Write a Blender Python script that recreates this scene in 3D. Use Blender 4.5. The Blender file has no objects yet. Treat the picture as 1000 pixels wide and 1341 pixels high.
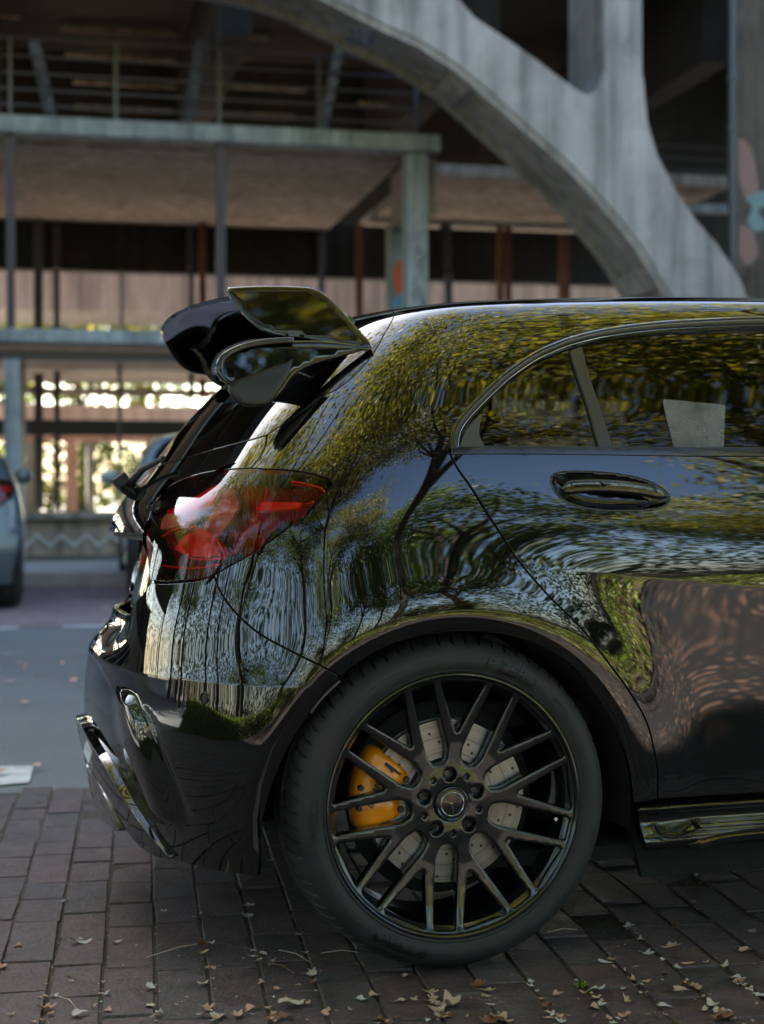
import bpy, bmesh, math, random
import numpy as np
from mathutils import Vector, Matrix
from mathutils.geometry import delaunay_2d_cdt
from math import sin, cos, pi, radians
SC = bpy.context.scene
COL = SC.collection
# ---------------------------------------------------------------- camera, sky, sun, exposure
YAW = radians(16.0); PITCH = radians(-0.84); FPX = 2083.0
CAM = np.array([-1.009, -3.873, 0.95])
_d0 = np.array([sin(YAW), cos(YAW), 0.]); _r = np.array([cos(YAW), -sin(YAW), 0.]); _z = np.array([0, 0, 1.])
_d = _d0*cos(PITCH)+_z*sin(PITCH); _u = _z*cos(PITCH)-_d0*sin(PITCH)
cd = bpy.data.cameras.new("camera"); cam = bpy.data.objects.new("camera", cd); COL.objects.link(cam)
cam.matrix_world = Matrix(((_r[0], _u[0], -_d[0], CAM[0]), (_r[1], _u[1], -_d[1], CAM[1]), (_r[2], _u[2], -_d[2], CAM[2]), (0, 0, 0, 1)))
cd.sensor_fit = 'HORIZONTAL'; cd.sensor_width = 24.0; cd.lens = 24.0*FPX/1000; cd.clip_start = .05; cd.clip_end = 900
cd.dof.use_dof = True; cd.dof.focus_distance = 3.2; cd.dof.aperture_fstop = 3.0; cd.dof.aperture_blades = 0
SC.camera = cam
W = bpy.data.worlds.new("World"); SC.world = W; W.use_nodes = True
SUN_EL = radians(38); SUN_AZ = radians(-16)      # azimuth measured from +Y towards +X
nt = W.node_tree; bg = nt.nodes["Background"]
sky = nt.nodes.new("ShaderNodeTexSky"); sky.sky_type = 'NISHITA'; sky.sun_disc = False
sky.sun_elevation = SUN_EL; sky.sun_rotation = SUN_AZ; sky.air_density = 1.0; sky.dust_density = 1.2; sky.ozone_density = 1.6
nt.links.new(sky.outputs[0], bg.inputs[0]); bg.inputs[1].default_value = .052
sl = bpy.data.lights.new("sun", 'SUN'); sl.energy = 5.0; sl.angle = radians(.55); sl.color = (1, .93, .82)
so = bpy.data.objects.new("sun", sl); COL.objects.link(so)
sd = Vector((sin(SUN_AZ)*cos(SUN_EL), cos(SUN_AZ)*cos(SUN_EL), sin(SUN_EL)))
so.rotation_euler = sd.to_track_quat('Z', 'Y').to_euler()
SC.view_settings.view_transform = 'Standard'; SC.view_settings.look = 'None'
SC.view_settings.exposure = 4.05; SC.view_settings.gamma = 1
SC.cycles.max_bounces = 7; SC.cycles.diffuse_bounces = 3; SC.cycles.glossy_bounces = 4
SC.cycles.transmission_bounces = 5; SC.cycles.transparent_max_bounces = 12
SC.cycles.use_denoising = True; SC.cycles.sample_clamp_indirect = 6; SC.cycles.caustics_reflective = False; SC.cycles.caustics_refractive = False

# ---------------------------------------------------------------- materials
MATS = {}
class NT:
    def __init__(s, name):
        s.m = bpy.data.materials.new(name); s.m.use_nodes = True; s.t = s.m.node_tree; s.n = s.t.nodes; s.l = s.t.links
        s.b = s.n["Principled BSDF"]; s.out = s.n["Material Output"]; MATS[name] = s.m
    def add(s, typ, **kw):
        n = s.n.new(typ)
        for k, v in kw.items():
            if k.startswith('i_'):
                key = k[2:]; key = int(key) if key.isdigit() else key.replace('_', ' ')
                n.inputs[key].default_value = v
            else: setattr(n, k, v)
        return n
    def set(s, **kw):
        for k, v in kw.items():
            s.b.inputs[k.replace('_', ' ')].default_value = v
        return s
    def link(s, a, b): s.l.new(a, b)
    def coord(s, scale=(1, 1, 1), out='Object', rot=(0, 0, 0)):
        tc = s.add("ShaderNodeTexCoord"); mp = s.add("ShaderNodeMapping"); mp.inputs['Scale'].default_value = scale
        mp.inputs['Rotation'].default_value = rot
        s.link(tc.outputs[out], mp.inputs[0]); return mp.outputs[0]
    def noise(s, vec, scale, detail=4, rough=.55, dist=0):
        n = s.add("ShaderNodeTexNoise"); n.inputs['Scale'].default_value = scale; n.inputs['Detail'].default_value = detail
        n.inputs['Roughness'].default_value = rough; n.inputs['Distortion'].default_value = dist
        if vec is not None: s.link(vec, n.inputs['Vector'])
        return n.outputs['Fac']
    def ramp(s, fac, stops):
        r = s.add("ShaderNodeValToRGB"); e = r.color_ramp.elements
        while len(e) < len(stops): e.new(.5)
        for q, (p, c) in zip(e, stops):
            q.position = p; q.color = c if len(c) == 4 else (*c, 1)
        s.link(fac, r.inputs[0]); return r.outputs[0]
    def mix(s, fac, a, b, mode='MIX'):
        n = s.add("ShaderNodeMix", data_type='RGBA', blend_type=mode)
        for inp, v in ((n.inputs['Factor'], fac), (n.inputs['A'], a), (n.inputs['B'], b)):
            if isinstance(v, (int, float)): inp.default_value = v
            elif isinstance(v, tuple): inp.default_value = v if len(v) == 4 else (*v, 1)
            else: s.link(v, inp)
        return n.outputs['Result']
    def bump(s, h, strength=.3, dist=.01):
        b = s.add("ShaderNodeBump"); b.inputs['Strength'].default_value = strength; b.inputs['Distance'].default_value = dist
        s.link(h, b.inputs['Height']); s.link(b.outputs[0], s.b.inputs['Normal']); return b
def plain(name, col, rough=.5, metal=0, **kw):
    t = NT(name); t.set(Base_Color=(*col, 1), Roughness=rough, Metallic=metal, **kw); return t.m

# ---------------------------------------------------------------- object helpers
def tag(o, label=None, cat=None, group=None, kind=None):
    if label: o['label'] = label
    if cat: o['category'] = cat
    if group: o['group'] = group
    if kind: o['kind'] = kind
    return o
def empty(name, label, cat, loc=(0, 0, 0), group=None, rz=0):
    o = bpy.data.objects.new(name, None); COL.objects.link(o); o.location = loc; o.rotation_euler = (0, 0, rz)
    o.empty_display_size = .1
    return tag(o, label, cat, group)
def mesh_obj(name, verts, faces, mat, parent=None, smooth=False, normals=None, label=None):
    me = bpy.data.meshes.new(name)
    me.from_pydata([tuple(map(float, v)) for v in verts], [], [tuple(map(int, f)) for f in faces]); me.update()
    for m in (mat if isinstance(mat, (list, tuple)) else [mat]): me.materials.append(m)
    if smooth or normals is not None: me.shade_smooth()
    if normals is not None: me.normals_split_custom_set_from_vertices([tuple(map(float, n)) for n in normals])
    o = bpy.data.objects.new(name, me); COL.objects.link(o)
    if parent: o.parent = parent
    if label: o['label'] = label
    return o
def copy_tree(o, parent=None, mirror=False):
    c = o.copy(); COL.objects.link(c)
    if parent: c.parent = parent
    for ch in list(o.children): copy_tree(ch, c)
    return c
class MB:
    """collects boxes, bars, tubes and lathes into one mesh"""
    def __init__(s): s.v = []; s.f = []; s.mi = []; s.cur = 0
    def add(s, v, f, mi=None):
        o = len(s.v); s.v += [tuple(p) for p in v]; s.f += [tuple(i+o for i in q) for q in f]; s.mi += [s.cur if mi is None else mi]*len(f); return s
    def box(s, x0, x1, y0, y1, z0, z1, T=None, mi=None):
        v = [(x, y, z) for x in (x0, x1) for y in (y0, y1) for z in (z0, z1)]
        if T is not None: v = [T(p) for p in v]
        return s.add(v, [(0, 1, 3, 2), (4, 6, 7, 5), (0, 4, 5, 1), (2, 3, 7, 6), (0, 2, 6, 4), (1, 5, 7, 3)], mi)
    def prism(s, poly, y0, y1, T=None, mi=None):
        """poly in (x,z), extruded in y"""
        n = len(poly); v = [(x, y0, z) for x, z in poly]+[(x, y1, z) for x, z in poly]
        if T is not None: v = [T(p) for p in v]
        return s.add(v, [tuple(range(n)), tuple(range(2*n-1, n-1, -1))]+[(i, i+n, (i+1) % n+n, (i+1) % n) for i in range(n)], mi)
    def tube(s, pts, r, n=10, cap=True, mi=None, closed=False):
        pts = [Vector(p) for p in pts]; rr = r if isinstance(r, (list, tuple)) else [r]*len(pts)
        v = []; f = []; up = None; m = len(pts)
        for i, p in enumerate(pts):
            if closed: t = (pts[(i+1) % m]-pts[i-1]).normalized()
            else: t = (pts[min(i+1, m-1)]-pts[max(i-1, 0)]).normalized()
            if up is None:
                up = Vector((0, 0, 1)) if abs(t.z) < .9 else Vector((0, 1, 0))
            a = t.cross(up).normalized(); b = a.cross(t).normalized(); up = b
            for k in range(n):
                q = 2*pi*k/n; v.append(p+(a*cos(q)+b*sin(q))*rr[i])
        for i in range(m if closed else m-1):
            for k in range(n):
                f.append((i*n+k, i*n+(k+1) % n, ((i+1) % m)*n+(k+1) % n, ((i+1) % m)*n+k))
        if cap and not closed: f += [tuple(range(n-1, -1, -1)), tuple((m-1)*n+k for k in range(n))]
        return s.add(v, f, mi)
    def lathe(s, prof, n=64, axis='y', c=(0, 0, 0), mi=None, closed=False):
        """prof = [(r, h)], revolved round the axis through c"""
        v = []; m = len(prof); f = []
        for k in range(n):
            a = 2*pi*k/n
            for r, h in prof:
                v.append((c[0]+r*cos(a), c[1]+h, c[2]+r*sin(a)) if axis == 'y' else ((c[0]+r*cos(a), c[1]+r*sin(a), c[2]+h) if axis == 'z' else (c[0]+h, c[1]+r*cos(a), c[2]+r*sin(a))))
        for k in range(n):
            for i in range(m if closed else m-1):
                j = (i+1) % m; f.append((k*m+i, ((k+1) % n)*m+i, ((k+1) % n)*m+j, k*m+j))
        return s.add(v, f, mi)
    def build(s, name, mat, parent=None, smooth=False, bevel=0, label=None, angle=40, fix=True):
        o = mesh_obj(name, s.v, s.f, mat, parent, label=label); me = o.data
        if isinstance(mat, (list, tuple)):
            me.polygons.foreach_set('material_index', s.mi)
        if fix or bevel:
            bm = bmesh.new(); bm.from_mesh(me); bmesh.ops.remove_doubles(bm, verts=bm.verts, dist=1e-5)
            bmesh.ops.recalc_face_normals(bm, faces=bm.faces)
            if bevel:
                ed = [e for e in bm.edges if len(e.link_faces) == 2 and e.calc_face_angle(0) > radians(30)]
                bmesh.ops.bevel(bm, geom=ed, offset=bevel, segments=2, profile=.6, affect='EDGES', clamp_overlap=True)
            bm.to_mesh(me); bm.free()
        if smooth:
            me.shade_smooth(); me.set_sharp_from_angle(angle=radians(angle))
        return o
def text_mesh(txt, size, extrude=.002, shear=0, bold=0):
    """flat lettering as (verts, faces) in the xz plane, centred, facing -y"""
    cu = bpy.data.curves.new("lettering", 'FONT'); cu.body = txt; cu.size = size; cu.extrude = extrude; cu.shear = shear; cu.offset = bold
    cu.align_x = 'CENTER'; cu.align_y = 'CENTER'; cu.resolution_u = 4
    o = bpy.data.objects.new("lettering", cu); COL.objects.link(o)
    dg = bpy.context.evaluated_depsgraph_get(); me = o.evaluated_get(dg).to_mesh()
    v = [(p.co.x, -p.co.z, p.co.y) for p in me.vertices]; f = [tuple(q.vertices) for q in me.polygons]
    o.evaluated_get(dg).to_mesh_clear(); bpy.data.objects.remove(o); bpy.data.curves.remove(cu)
    return v, f
# ---------------------------------------------------------------- car body surface: smooth spline tables, metres
def ncs(xk, yk):
    """natural cubic spline second derivatives along axis 0"""
    n = len(xk); h = np.diff(xk); A = np.zeros((n, n)); B = np.zeros_like(yk)
    A[0, 0] = A[-1, -1] = 1
    for i in range(1, n-1):
        A[i, i-1] = h[i-1]; A[i, i] = 2*(h[i-1]+h[i]); A[i, i+1] = h[i]
        B[i] = 6*((yk[i+1]-yk[i])/h[i]-(yk[i]-yk[i-1])/h[i-1])
    return np.linalg.solve(A, B)
def basis(xk, x):
    """matrix W so that spline(x) = W @ yk"""
    n = len(xk); I = np.eye(n); M = ncs(xk, I)
    x = np.clip(x, xk[0], xk[-1]); i = np.clip(np.searchsorted(xk, x)-1, 0, n-2)
    h = xk[i+1]-xk[i]; a = ((xk[i+1]-x)/h)[:, None]; b = ((x-xk[i])/h)[:, None]; hh = (h*h/6)[:, None]
    return a*I[i]+b*I[i+1]+((a**3-a)*M[i]+(b**3-b)*M[i+1])*hh
SK = np.array([.18,.30,.42,.55,.68,.80,.90,.97,1.035,1.15,1.26,1.333,1.385,1.47,1.75])
XK = np.array([-.75,-.45,-.2,.02,.3,.65,1.1,1.7,2.25,2.7,3.5])
YT = np.array([
 # .18  .30  .42  .55  .68  .80  .90  .97 1.035 1.15 1.26 1.333 1.385 1.47 1.75
 [.832,.842,.849,.854,.855,.835,.812,.795,.775,.715,.650,.600,.560,.430,0],
 [.850,.858,.865,.870,.872,.858,.836,.816,.792,.727,.660,.608,.565,.435,0],
 [.850,.862,.869,.874,.879,.872,.852,.830,.806,.742,.672,.620,.575,.442,0],
 [.835,.853,.864,.870,.880,.878,.862,.842,.818,.755,.684,.630,.583,.447,0],
 [.845,.862,.870,.877,.884,.884,.870,.850,.827,.764,.695,.641,.592,.450,0],
 [.848,.866,.873,.881,.888,.890,.874,.853,.829,.768,.701,.647,.598,.452,0],
 [.848,.866,.874,.882,.887,.892,.875,.853,.828,.766,.700,.647,.598,.452,0],
 [.848,.866,.872,.880,.885,.890,.872,.850,.824,.756,.688,.636,.590,.446,0],
 [.840,.856,.858,.866,.884,.886,.862,.834,.800,.730,.668,.620,.576,.436,0],
 [.838,.855,.860,.870,.884,.876,.842,.805,.765,.700,.648,.604,.562,.425,0],
 [.800,.815,.820,.822,.812,.780,.735,.700,.670,.640,.610,.580,.545,.415,0]])
ZT = np.array([
 [.18,.30,.42,.55,.68,.790,.875,.925,.965,1.035,1.110,1.165,1.200,1.225,1.235],
 [.18,.30,.42,.55,.68,.795,.885,.940,.990,1.085,1.175,1.225,1.252,1.268,1.275],
 [.18,.30,.42,.55,.68,.80,.898,.962,1.018,1.120,1.217,1.270,1.298,1.316,1.324],
 [.18,.30,.42,.55,.68,.80,.90,.970,1.033,1.140,1.245,1.305,1.336,1.357,1.366],
 [.18,.30,.42,.55,.68,.80,.90,.970,1.036,1.147,1.258,1.324,1.359,1.383,1.394],
 [.18,.30,.42,.55,.68,.80,.90,.970,1.036,1.150,1.262,1.335,1.373,1.399,1.412],
 [.18,.30,.42,.55,.68,.80,.90,.970,1.035,1.150,1.262,1.338,1.380,1.408,1.422],
 [.18,.30,.42,.55,.68,.80,.895,.960,1.022,1.140,1.255,1.330,1.374,1.402,1.416],
 [.18,.30,.42,.55,.68,.80,.89,.945,.995,1.110,1.220,1.290,1.335,1.365,1.380],
 [.18,.30,.42,.55,.68,.79,.87,.915,.955,1.060,1.160,1.230,1.275,1.305,1.320],
 [.18,.30,.42,.54,.65,.74,.80,.835,.865,.950,1.040,1.110,1.150,1.180,1.190]])
#            .18   .30   .42   .55   .68   .80   .90   .97  1.035 1.15  1.26 1.333 1.385 1.47 1.75
XR = np.array([-.600,-.622,-.640,-.630,-.614,-.590,-.568,-.535,-.490,-.405,-.300,-.225,-.180,-.150,-.140])
AR = np.array([.52,.52,.52,.52,.52,.50,.50,.50,.48,.44,.40,.38,.36,.34,.34])
XF = np.array([3.42,3.46,3.47,3.47,3.45,3.40,3.28,2.95,2.50,2.22,1.98,1.82,1.72,1.62,1.58])
AF = np.array([.62,.62,.62,.62,.62,.62,.60,.60,.58,.50,.45,.40,.38,.36,.34])
NE = 2.7; U1 = 2.4
_kk = np.concatenate([np.linspace(-4, -.01, 300), np.linspace(.01, 14, 900)]); _rr = (1-np.exp(-_kk))/_kk
def along(u, L):
    """metres along the flank for parameter u: true length at first, then stretched to fit the level's length L"""
    w = np.clip(u-.6, 0, U1-.6); k = np.interp(np.clip((L-.6)/(U1-.6), _rr[-1], _rr[0]), _rr[::-1], _kk[::-1])
    return np.where(u < .6, np.clip(u, 0, None), .6+(1-np.exp(-k*w/(U1-.6)))*(U1-.6)/k)
WHL = (0., .325); WB = 2.699
def ss(t): t = np.clip(t, 0, 1); return t*t*(3-2*t)
def flare(x, s):
    """the wheel-arch bulge: a ridge round each wheel that rolls in to the arch edge"""
    out = 0
    for cx in (0., WB):
        r = np.hypot(x-cx, s-.288)
        o = .016*np.exp(-np.maximum(r-.412, 0)**2/.09**2)
        i = -.022*np.clip((.412-r)/.055, 0, 1.0)**1.6
        out = out+(o+np.where(r < .412, i, 0))*ss((s-.16)/.12)
    return out
def crease(x, s):
    """two pressed lines: the rising line of the doors and the bumper's level edge"""
    zc = .792-.100*(x-.16)
    w = ss((x-.12)/.42)*ss((2.5-x)/.4)
    d = s-zc
    k = -.006*np.where(d < 0, 1-np.exp(-(np.sqrt(d*d+2e-6))/.06), 0)*w
    d2 = s-.565
    k2 = -.016*np.where(d2 > 0, 1-np.exp(-np.sqrt(d2*d2+1e-6)/.06), 0)*ss((-.26-x)/.14)*ss((.92-s)/.18)
    return k+k2
def surf(u, s):
    u = np.atleast_1d(np.asarray(u, float)); s = np.atleast_1d(np.asarray(s, float))
    Ws = basis(SK, s)
    xr, ar, xf, af = Ws@XR, Ws@AR, Ws@XF, Ws@AF
    L = xf-af-xr-ar
    th = np.pi/2+np.where(u < 0, u, np.where(u > U1, U1-u, 0))/.6
    th = np.clip(th, 0, np.pi/2)
    c, q = np.cos(th), np.sin(th)
    r = (c**NE+q**NE)**(-1/NE); c = c*r; q = q*r
    x = np.where(u <= 0, xr+ar*(1-c), np.where(u >= U1, xf-af*(1-c), xr+ar+along(u, L)))
    xx = np.clip(x, XK[0], XK[-1])
    Wx = basis(XK, xx)
    y = np.einsum('ij,jk,ik->i', Wx, YT, Ws); z = np.einsum('ij,jk,ik->i', Wx, ZT, Ws)
    y = y+flare(x, z)+crease(x, z)
    # the lower the body the more it tucks under behind the wheel
    return np.stack([x, -y*q, z], 1)
def surf_n(u, s):
    e = 1.2e-3
    a = surf(u+e, s)-surf(u-e, s); b = surf(u, s+e)-surf(u, s-e)
    n = np.cross(a, b); n /= np.linalg.norm(n, axis=1)[:, None]+1e-12
    return n
# ---------------------------------------------------------------- panels cut from the body surface
def project(P):
    q = np.asarray(P, float)-CAM; z = q@_d
    return 500+FPX*(q@_r)/z, 670.5-FPX*(q@_u)/z
_ug = np.linspace(-.94, 1.7, 560); _sg = np.linspace(.16, 1.62, 380)
_UU, _SS = np.meshgrid(_ug, _sg, indexing='ij')
_PP = surf(_UU.ravel(), _SS.ravel()); _PX, _PY = project(_PP)
_NN = surf_n(_UU.ravel(), _SS.ravel()); _vis = np.einsum('ij,ij->i', _NN, CAM-_PP) > 0
_PX[~_vis] = 1e6
_side = surf(np.linspace(-.5, U1+.6, 800).repeat(300), np.tile(np.linspace(.16, 1.6, 300), 800))
_sideU = np.linspace(-.5, U1+.6, 800).repeat(300); _sideS = np.tile(np.linspace(.16, 1.6, 300), 800)
def us_of(p):
    """outline point -> surface parameters.  (x, y): measured on the photograph;  ('w', X, Z): metres;  ('u', u, s): parameters"""
    if p[0] == 'u': return (p[1], p[2])
    if p[0] == 'w':
        i = np.argmin((_side[:, 0]-p[1])**2+(_side[:, 2]-p[2])**2); u, s = _sideU[i], _sideS[i]
        f = lambda u, s: surf(u, s)[0][[0, 2]]; T = np.array(p[1:])
    else:
        i = np.argmin((_PX-p[0])**2+(_PY-p[1])**2); u, s = _UU.ravel()[i], _SS.ravel()[i]
        f = lambda u, s: np.array([q[0] for q in project(surf(u, s))]); T = np.array(p)
    for _ in range(4):
        e = 1e-4; f0 = f(u, s); J = np.stack([(f(u+e, s)-f0)/e, (f(u, s+e)-f0)/e], 1)
        if abs(np.linalg.det(J)) < 1e-3: break
        st = np.linalg.solve(J, T-f0); st = np.clip(st, -.03, .03); u, s = u+st[0], s+st[1]
    return (float(u), float(s))
def catmull(pts, step=.008, closed=False):
    """smooth curve through points (2D), resampled"""
    P = np.array(pts, float)
    if len(P) == 2: 
        n = max(1, int(np.linalg.norm(P[1]-P[0])/step)); return [tuple(P[0]+(P[1]-P[0])*i/n) for i in range(n+1)]
    ext = np.vstack([2*P[0]-P[1], P, 2*P[-1]-P[-2]]); out = []
    for i in range(1, len(ext)-2):
        a, b, c, d = ext[i-1:i+3]; n = max(1, int(np.linalg.norm(c-b)/step))
        # centripetal-ish: plain Catmull-Rom on short, even segments
        for k in range(n):
            t = k/n; out.append(.5*((2*b)+(-a+c)*t+(2*a-5*b+4*c-d)*t*t+(-a+3*b-3*c+d)*t**3))
    out.append(ext[-2]); return [tuple(p) for p in out]
def path(*segs):
    """segments: lists of outline points, each smoothed on its own; consecutive segments meet in a corner"""
    out = []
    for sg in segs:
        c = catmull([us_of(p) for p in sg])
        if out and np.hypot(out[-1][0]-c[0][0], out[-1][1]-c[0][1]) < 2e-3: c = c[1:]
        elif out:
            c = catmull([out[-1], c[0]])[1:-1]+c
        out += c
    if np.hypot(out[-1][0]-out[0][0], out[-1][1]-out[0][1]) < 2e-3: out = out[:-1]
    else: out += catmull([out[-1], out[0]])[1:-1]
    return out
def inset(poly, d, keep=None):
    P = np.array(poly); n = len(P); A = .5*np.sum(P[:, 0]*np.roll(P[:, 1], -1)-np.roll(P[:, 0], -1)*P[:, 1])
    if A < 0: P = P[::-1].copy()
    a = P-np.roll(P, 1, 0); b = np.roll(P, -1, 0)-P
    a /= np.linalg.norm(a, axis=1)[:, None]+1e-12; b /= np.linalg.norm(b, axis=1)[:, None]+1e-12
    na = np.stack([-a[:, 1], a[:, 0]], 1); nb = np.stack([-b[:, 1], b[:, 0]], 1)
    m = na+nb; m /= np.maximum((m*m).sum(1), .5)[:, None]
    Q = P+2*m*d
    if keep is not None:
        k = np.array([keep(*p) for p in P]); Q[k] = P[k]
    return Q, P
def in_poly(X, Y, P):
    r = np.zeros(len(X), bool); n = len(P)
    for i in range(n):
        x0, y0 = P[i]; x1, y1 = P[(i+1) % n]
        if y0 == y1: continue
        c = ((y0 > Y) != (y1 > Y)) & (X < (x1-x0)*(Y-y0)/(y1-y0)+x0); r ^= c
    return r
def dist_poly(X, Y, P):
    d = np.full(len(X), 1e9); n = len(P)
    for i in range(n):
        a = P[i]; b = P[(i+1) % n]; ab = b-a; L = max((ab*ab).sum(), 1e-12)
        t = np.clip(((X-a[0])*ab[0]+(Y-a[1])*ab[1])/L, 0, 1)
        d = np.minimum(d, (X-a[0]-ab[0]*t)**2+(Y-a[1]-ab[1]*t)**2)
    return np.sqrt(d)
U_C = -.9424
# extra mesh points along the pressed lines, so that they stay crisp
def xz2us(x, z):
    """metres -> parameters on the flank, many at once"""
    s = z.copy(); u = np.zeros_like(x)
    for _ in range(3):
        Ws = basis(SK, s); x0 = Ws@XR+Ws@AR; L = Ws@XF-Ws@AF-x0; u = np.where(x < x0, 0, x-x0)
        g = np.linspace(0, U1, 60); G = along(g[None, :]+0*L[:, None], L[:, None]+0*g[None, :]); u = np.array([np.interp(a-b, q, g) for a, b, q in zip(x, x0, G)])
        s = s+(z-surf(u, s)[:, 2])
    return u, s, x > x0+.002
_f = []
for cx in (0.,):
    for r in np.arange(.366, .446, .006):
        a = np.arange(-.2, pi+.2, .006/r); _f.append((cx+r*np.cos(a), .288+r*np.sin(a)))
for d in (-.012, -.007, -.0035, -.001, .001, .0035, .007, .012):
    x = np.arange(.10, 1.4, .005); _f.append((x, .792-.100*(x-.16)+d))
_fx = np.concatenate([a for a, b in _f]); _fz = np.concatenate([b for a, b in _f]); _k = _fz > .19
_fu, _fs, _k2 = xz2us(_fx[_k], _fz[_k]); FEAT = np.stack([_fu[_k2], _fs[_k2]], 1)
_g = [(u, .565+d) for d in (-.010, -.006, -.003, -.001, .001, .003, .006, .010) for u in np.arange(-.5, .35, .005)]
FEAT = np.concatenate([FEAT, np.array(_g)])
def panel(name, poly, mat, parent, gap=.0023, off=0., depth=.014, grid=.012, mode='copy', holes=(), label=None, lip=.0012, field=None, thick=True):
    """a pressed panel: outline in (u,s) -> triangulated skin with a rolled edge; mode 'copy' = left and right objects, 'join' = one across the car"""
    on_c = lambda u, s: u < U_C+2e-3 or s > 1.748 or u > U1+.94
    Q, P = inset(poly, gap, on_c); bound = [Q]; raw = [P]
    for h in holes:
        q, p = inset(h, -gap); bound.append(q); raw.append(p)
    lo = Q.min(0); hi = Q.max(0)
    gx = np.arange(lo[0], hi[0], grid); gy = np.arange(lo[1], hi[1], grid)
    X, Y = [a.ravel() for a in np.meshgrid(gx, gy)]
    X = X+(((Y-lo[1])/grid).round() % 2)*grid*.5
    coarse = (X > 1.25) | (Y > 1.52)          # beyond the picture, or edge-on: every third row and column will do
    ii = ((X-lo[0])/grid).round().astype(int); jj = ((Y-lo[1])/grid).round().astype(int); k = ~coarse | ((ii % 3 == 0) & (jj % 3 == 0)); X, Y = X[k], Y[k]
    k = in_poly(X, Y, Q); X, Y = X[k], Y[k]; k = dist_poly(X, Y, Q) > grid*.45; X, Y = X[k], Y[k]
    for h in bound[1:]:
        k = ~in_poly(X, Y, h); X, Y = X[k], Y[k]; k = dist_poly(X, Y, h) > grid*.45; X, Y = X[k], Y[k]
    if len(FEAT):
        d2 = np.array([np.min((FEAT[:, 0]-a)**2+(FEAT[:, 1]-b)**2) for a, b in zip(X, Y)]) if len(X) else np.zeros(0)
        X, Y = X[d2 > .0045**2], Y[d2 > .0045**2]
        fx, fy = FEAT[:, 0], FEAT[:, 1]; k = in_poly(fx, fy, Q); fx, fy = fx[k], fy[k]; k = dist_poly(fx, fy, Q) > .0015; fx, fy = fx[k], fy[k]
        for h in bound[1:]:
            k = ~in_poly(fx, fy, h); fx, fy = fx[k], fy[k]; k = dist_poly(fx, fy, h) > .0015; fx, fy = fx[k], fy[k]
        X = np.concatenate([X, fx]); Y = np.concatenate([Y, fy])
    V = []; E = []; loops = []
    for q in bound:
        o = len(V); n = len(q); V += [tuple(p) for p in q]; E += [(o+i, o+(i+1) % n) for i in range(n)]; loops.append((o, n))
    V += list(zip(X, Y))
    v2, _, f2, *_ = delaunay_2d_cdt([Vector(p) for p in V], E, [list(range(loops[0][0], loops[0][1]))]+[list(range(o, o+n)) for o, n in loops[1:]], 0 if holes else 1, 1e-7)
    v2 = np.array([tuple(v) for v in v2]); f2 = [tuple(f) for f in f2]
    cen = np.array([v2[list(f)].mean(0) for f in f2])
    k = in_poly(cen[:, 0], cen[:, 1], Q)
    for h in bound[1:]: k &= ~in_poly(cen[:, 0], cen[:, 1], h)
    f2 = [f for f, kk in zip(f2, k) if kk]
    S = surf(v2[:, 0], v2[:, 1]); N = surf_n(v2[:, 0], v2[:, 1])
    o_ = off+(field(v2[:, 0], v2[:, 1]) if field else 0)
    if field:
        e = 1e-3; f = field
        def Sf(u, s): return surf(u, s)+surf_n(u, s)*(off+f(u, s))[:, None]
        a = Sf(v2[:, 0]+e, v2[:, 1])-Sf(v2[:, 0]-e, v2[:, 1]); b = Sf(v2[:, 0], v2[:, 1]+e)-Sf(v2[:, 0], v2[:, 1]-e)
        N0 = N; N = np.cross(a, b); N /= np.linalg.norm(N, axis=1)[:, None]+1e-12; S = S+N0*np.asarray(o_)[:, None]
    else: S = S+N*off
    # make faces wind so that the outside faces out
    F = []
    for f in f2:
        a, b, c = S[f[0]], S[f[1]], S[f[2]]
        F.append(f if np.dot(np.cross(b-a, c-a), N[f[0]]) > 0 else f[::-1])
    VV = [tuple(p) for p in S]; NNm = [tuple(n) for n in N]
    # rolled edge: follow the mesh's own boundary edges
    cnt = {}
    for f in F:
        for i in range(len(f)):
            e = (f[i], f[(i+1) % len(f)]); kx = (min(e), max(e)); cnt.setdefault(kx, []).append(e)
    be = [v[0] for v in cnt.values() if len(v) == 1 and not (on_c(*v2[v[0][0]]) and on_c(*v2[v[0][1]]))]
    if thick:
        outd = {}
        for a, b in be:
            t = S[b]-S[a]
            for i in (a, b):
                o1 = np.cross(t, N[i]); outd[i] = outd.get(i, 0)+o1/(np.linalg.norm(o1)+1e-12)
        r1 = {}; r2 = {}
        for i, o1 in outd.items():
            o1 = o1/(np.linalg.norm(o1)+1e-12); n = N[i]
            r1[i] = len(VV); VV.append(tuple(S[i]+o1*lip-n*lip)); nn = n*.35+o1; nn /= np.linalg.norm(nn); NNm.append(tuple(nn))
            r2[i] = len(VV); VV.append(tuple(S[i]+o1*lip-n*depth)); NNm.append(tuple(o1))
        for a, b in be: F += [(b, a, r1[a], r1[b]), (r1[b], r1[a], r2[a], r2[b])]
    def mir(VV, F, NNm):
        o_ = [far_side(p, n_) for p, n_ in zip(VV, NNm)]; return [a for a, b in o_], [f[::-1] for f in F], [b for a, b in o_]
    mv, mf, mn = mir(VV, F, NNm)
    if mode == 'join':
        n = len(VV); return mesh_obj(name, VV+mv, F+[tuple(i+n for i in f) for f in mf], mat, parent, normals=NNm+mn, label=label)
    o = mesh_obj(name, VV, F, mat, parent, normals=NNm, label=label)
    if mode == 'copy':
        p2 = parent
        o2 = mesh_obj(name, mv, mf, mat, MIRROR_PARENT.get(parent.name, parent), normals=mn)
        if label: o2['label'] = label
        MIRROR_PARENT[o.name] = o2
    return o
MIRROR_PARENT = {}
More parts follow.
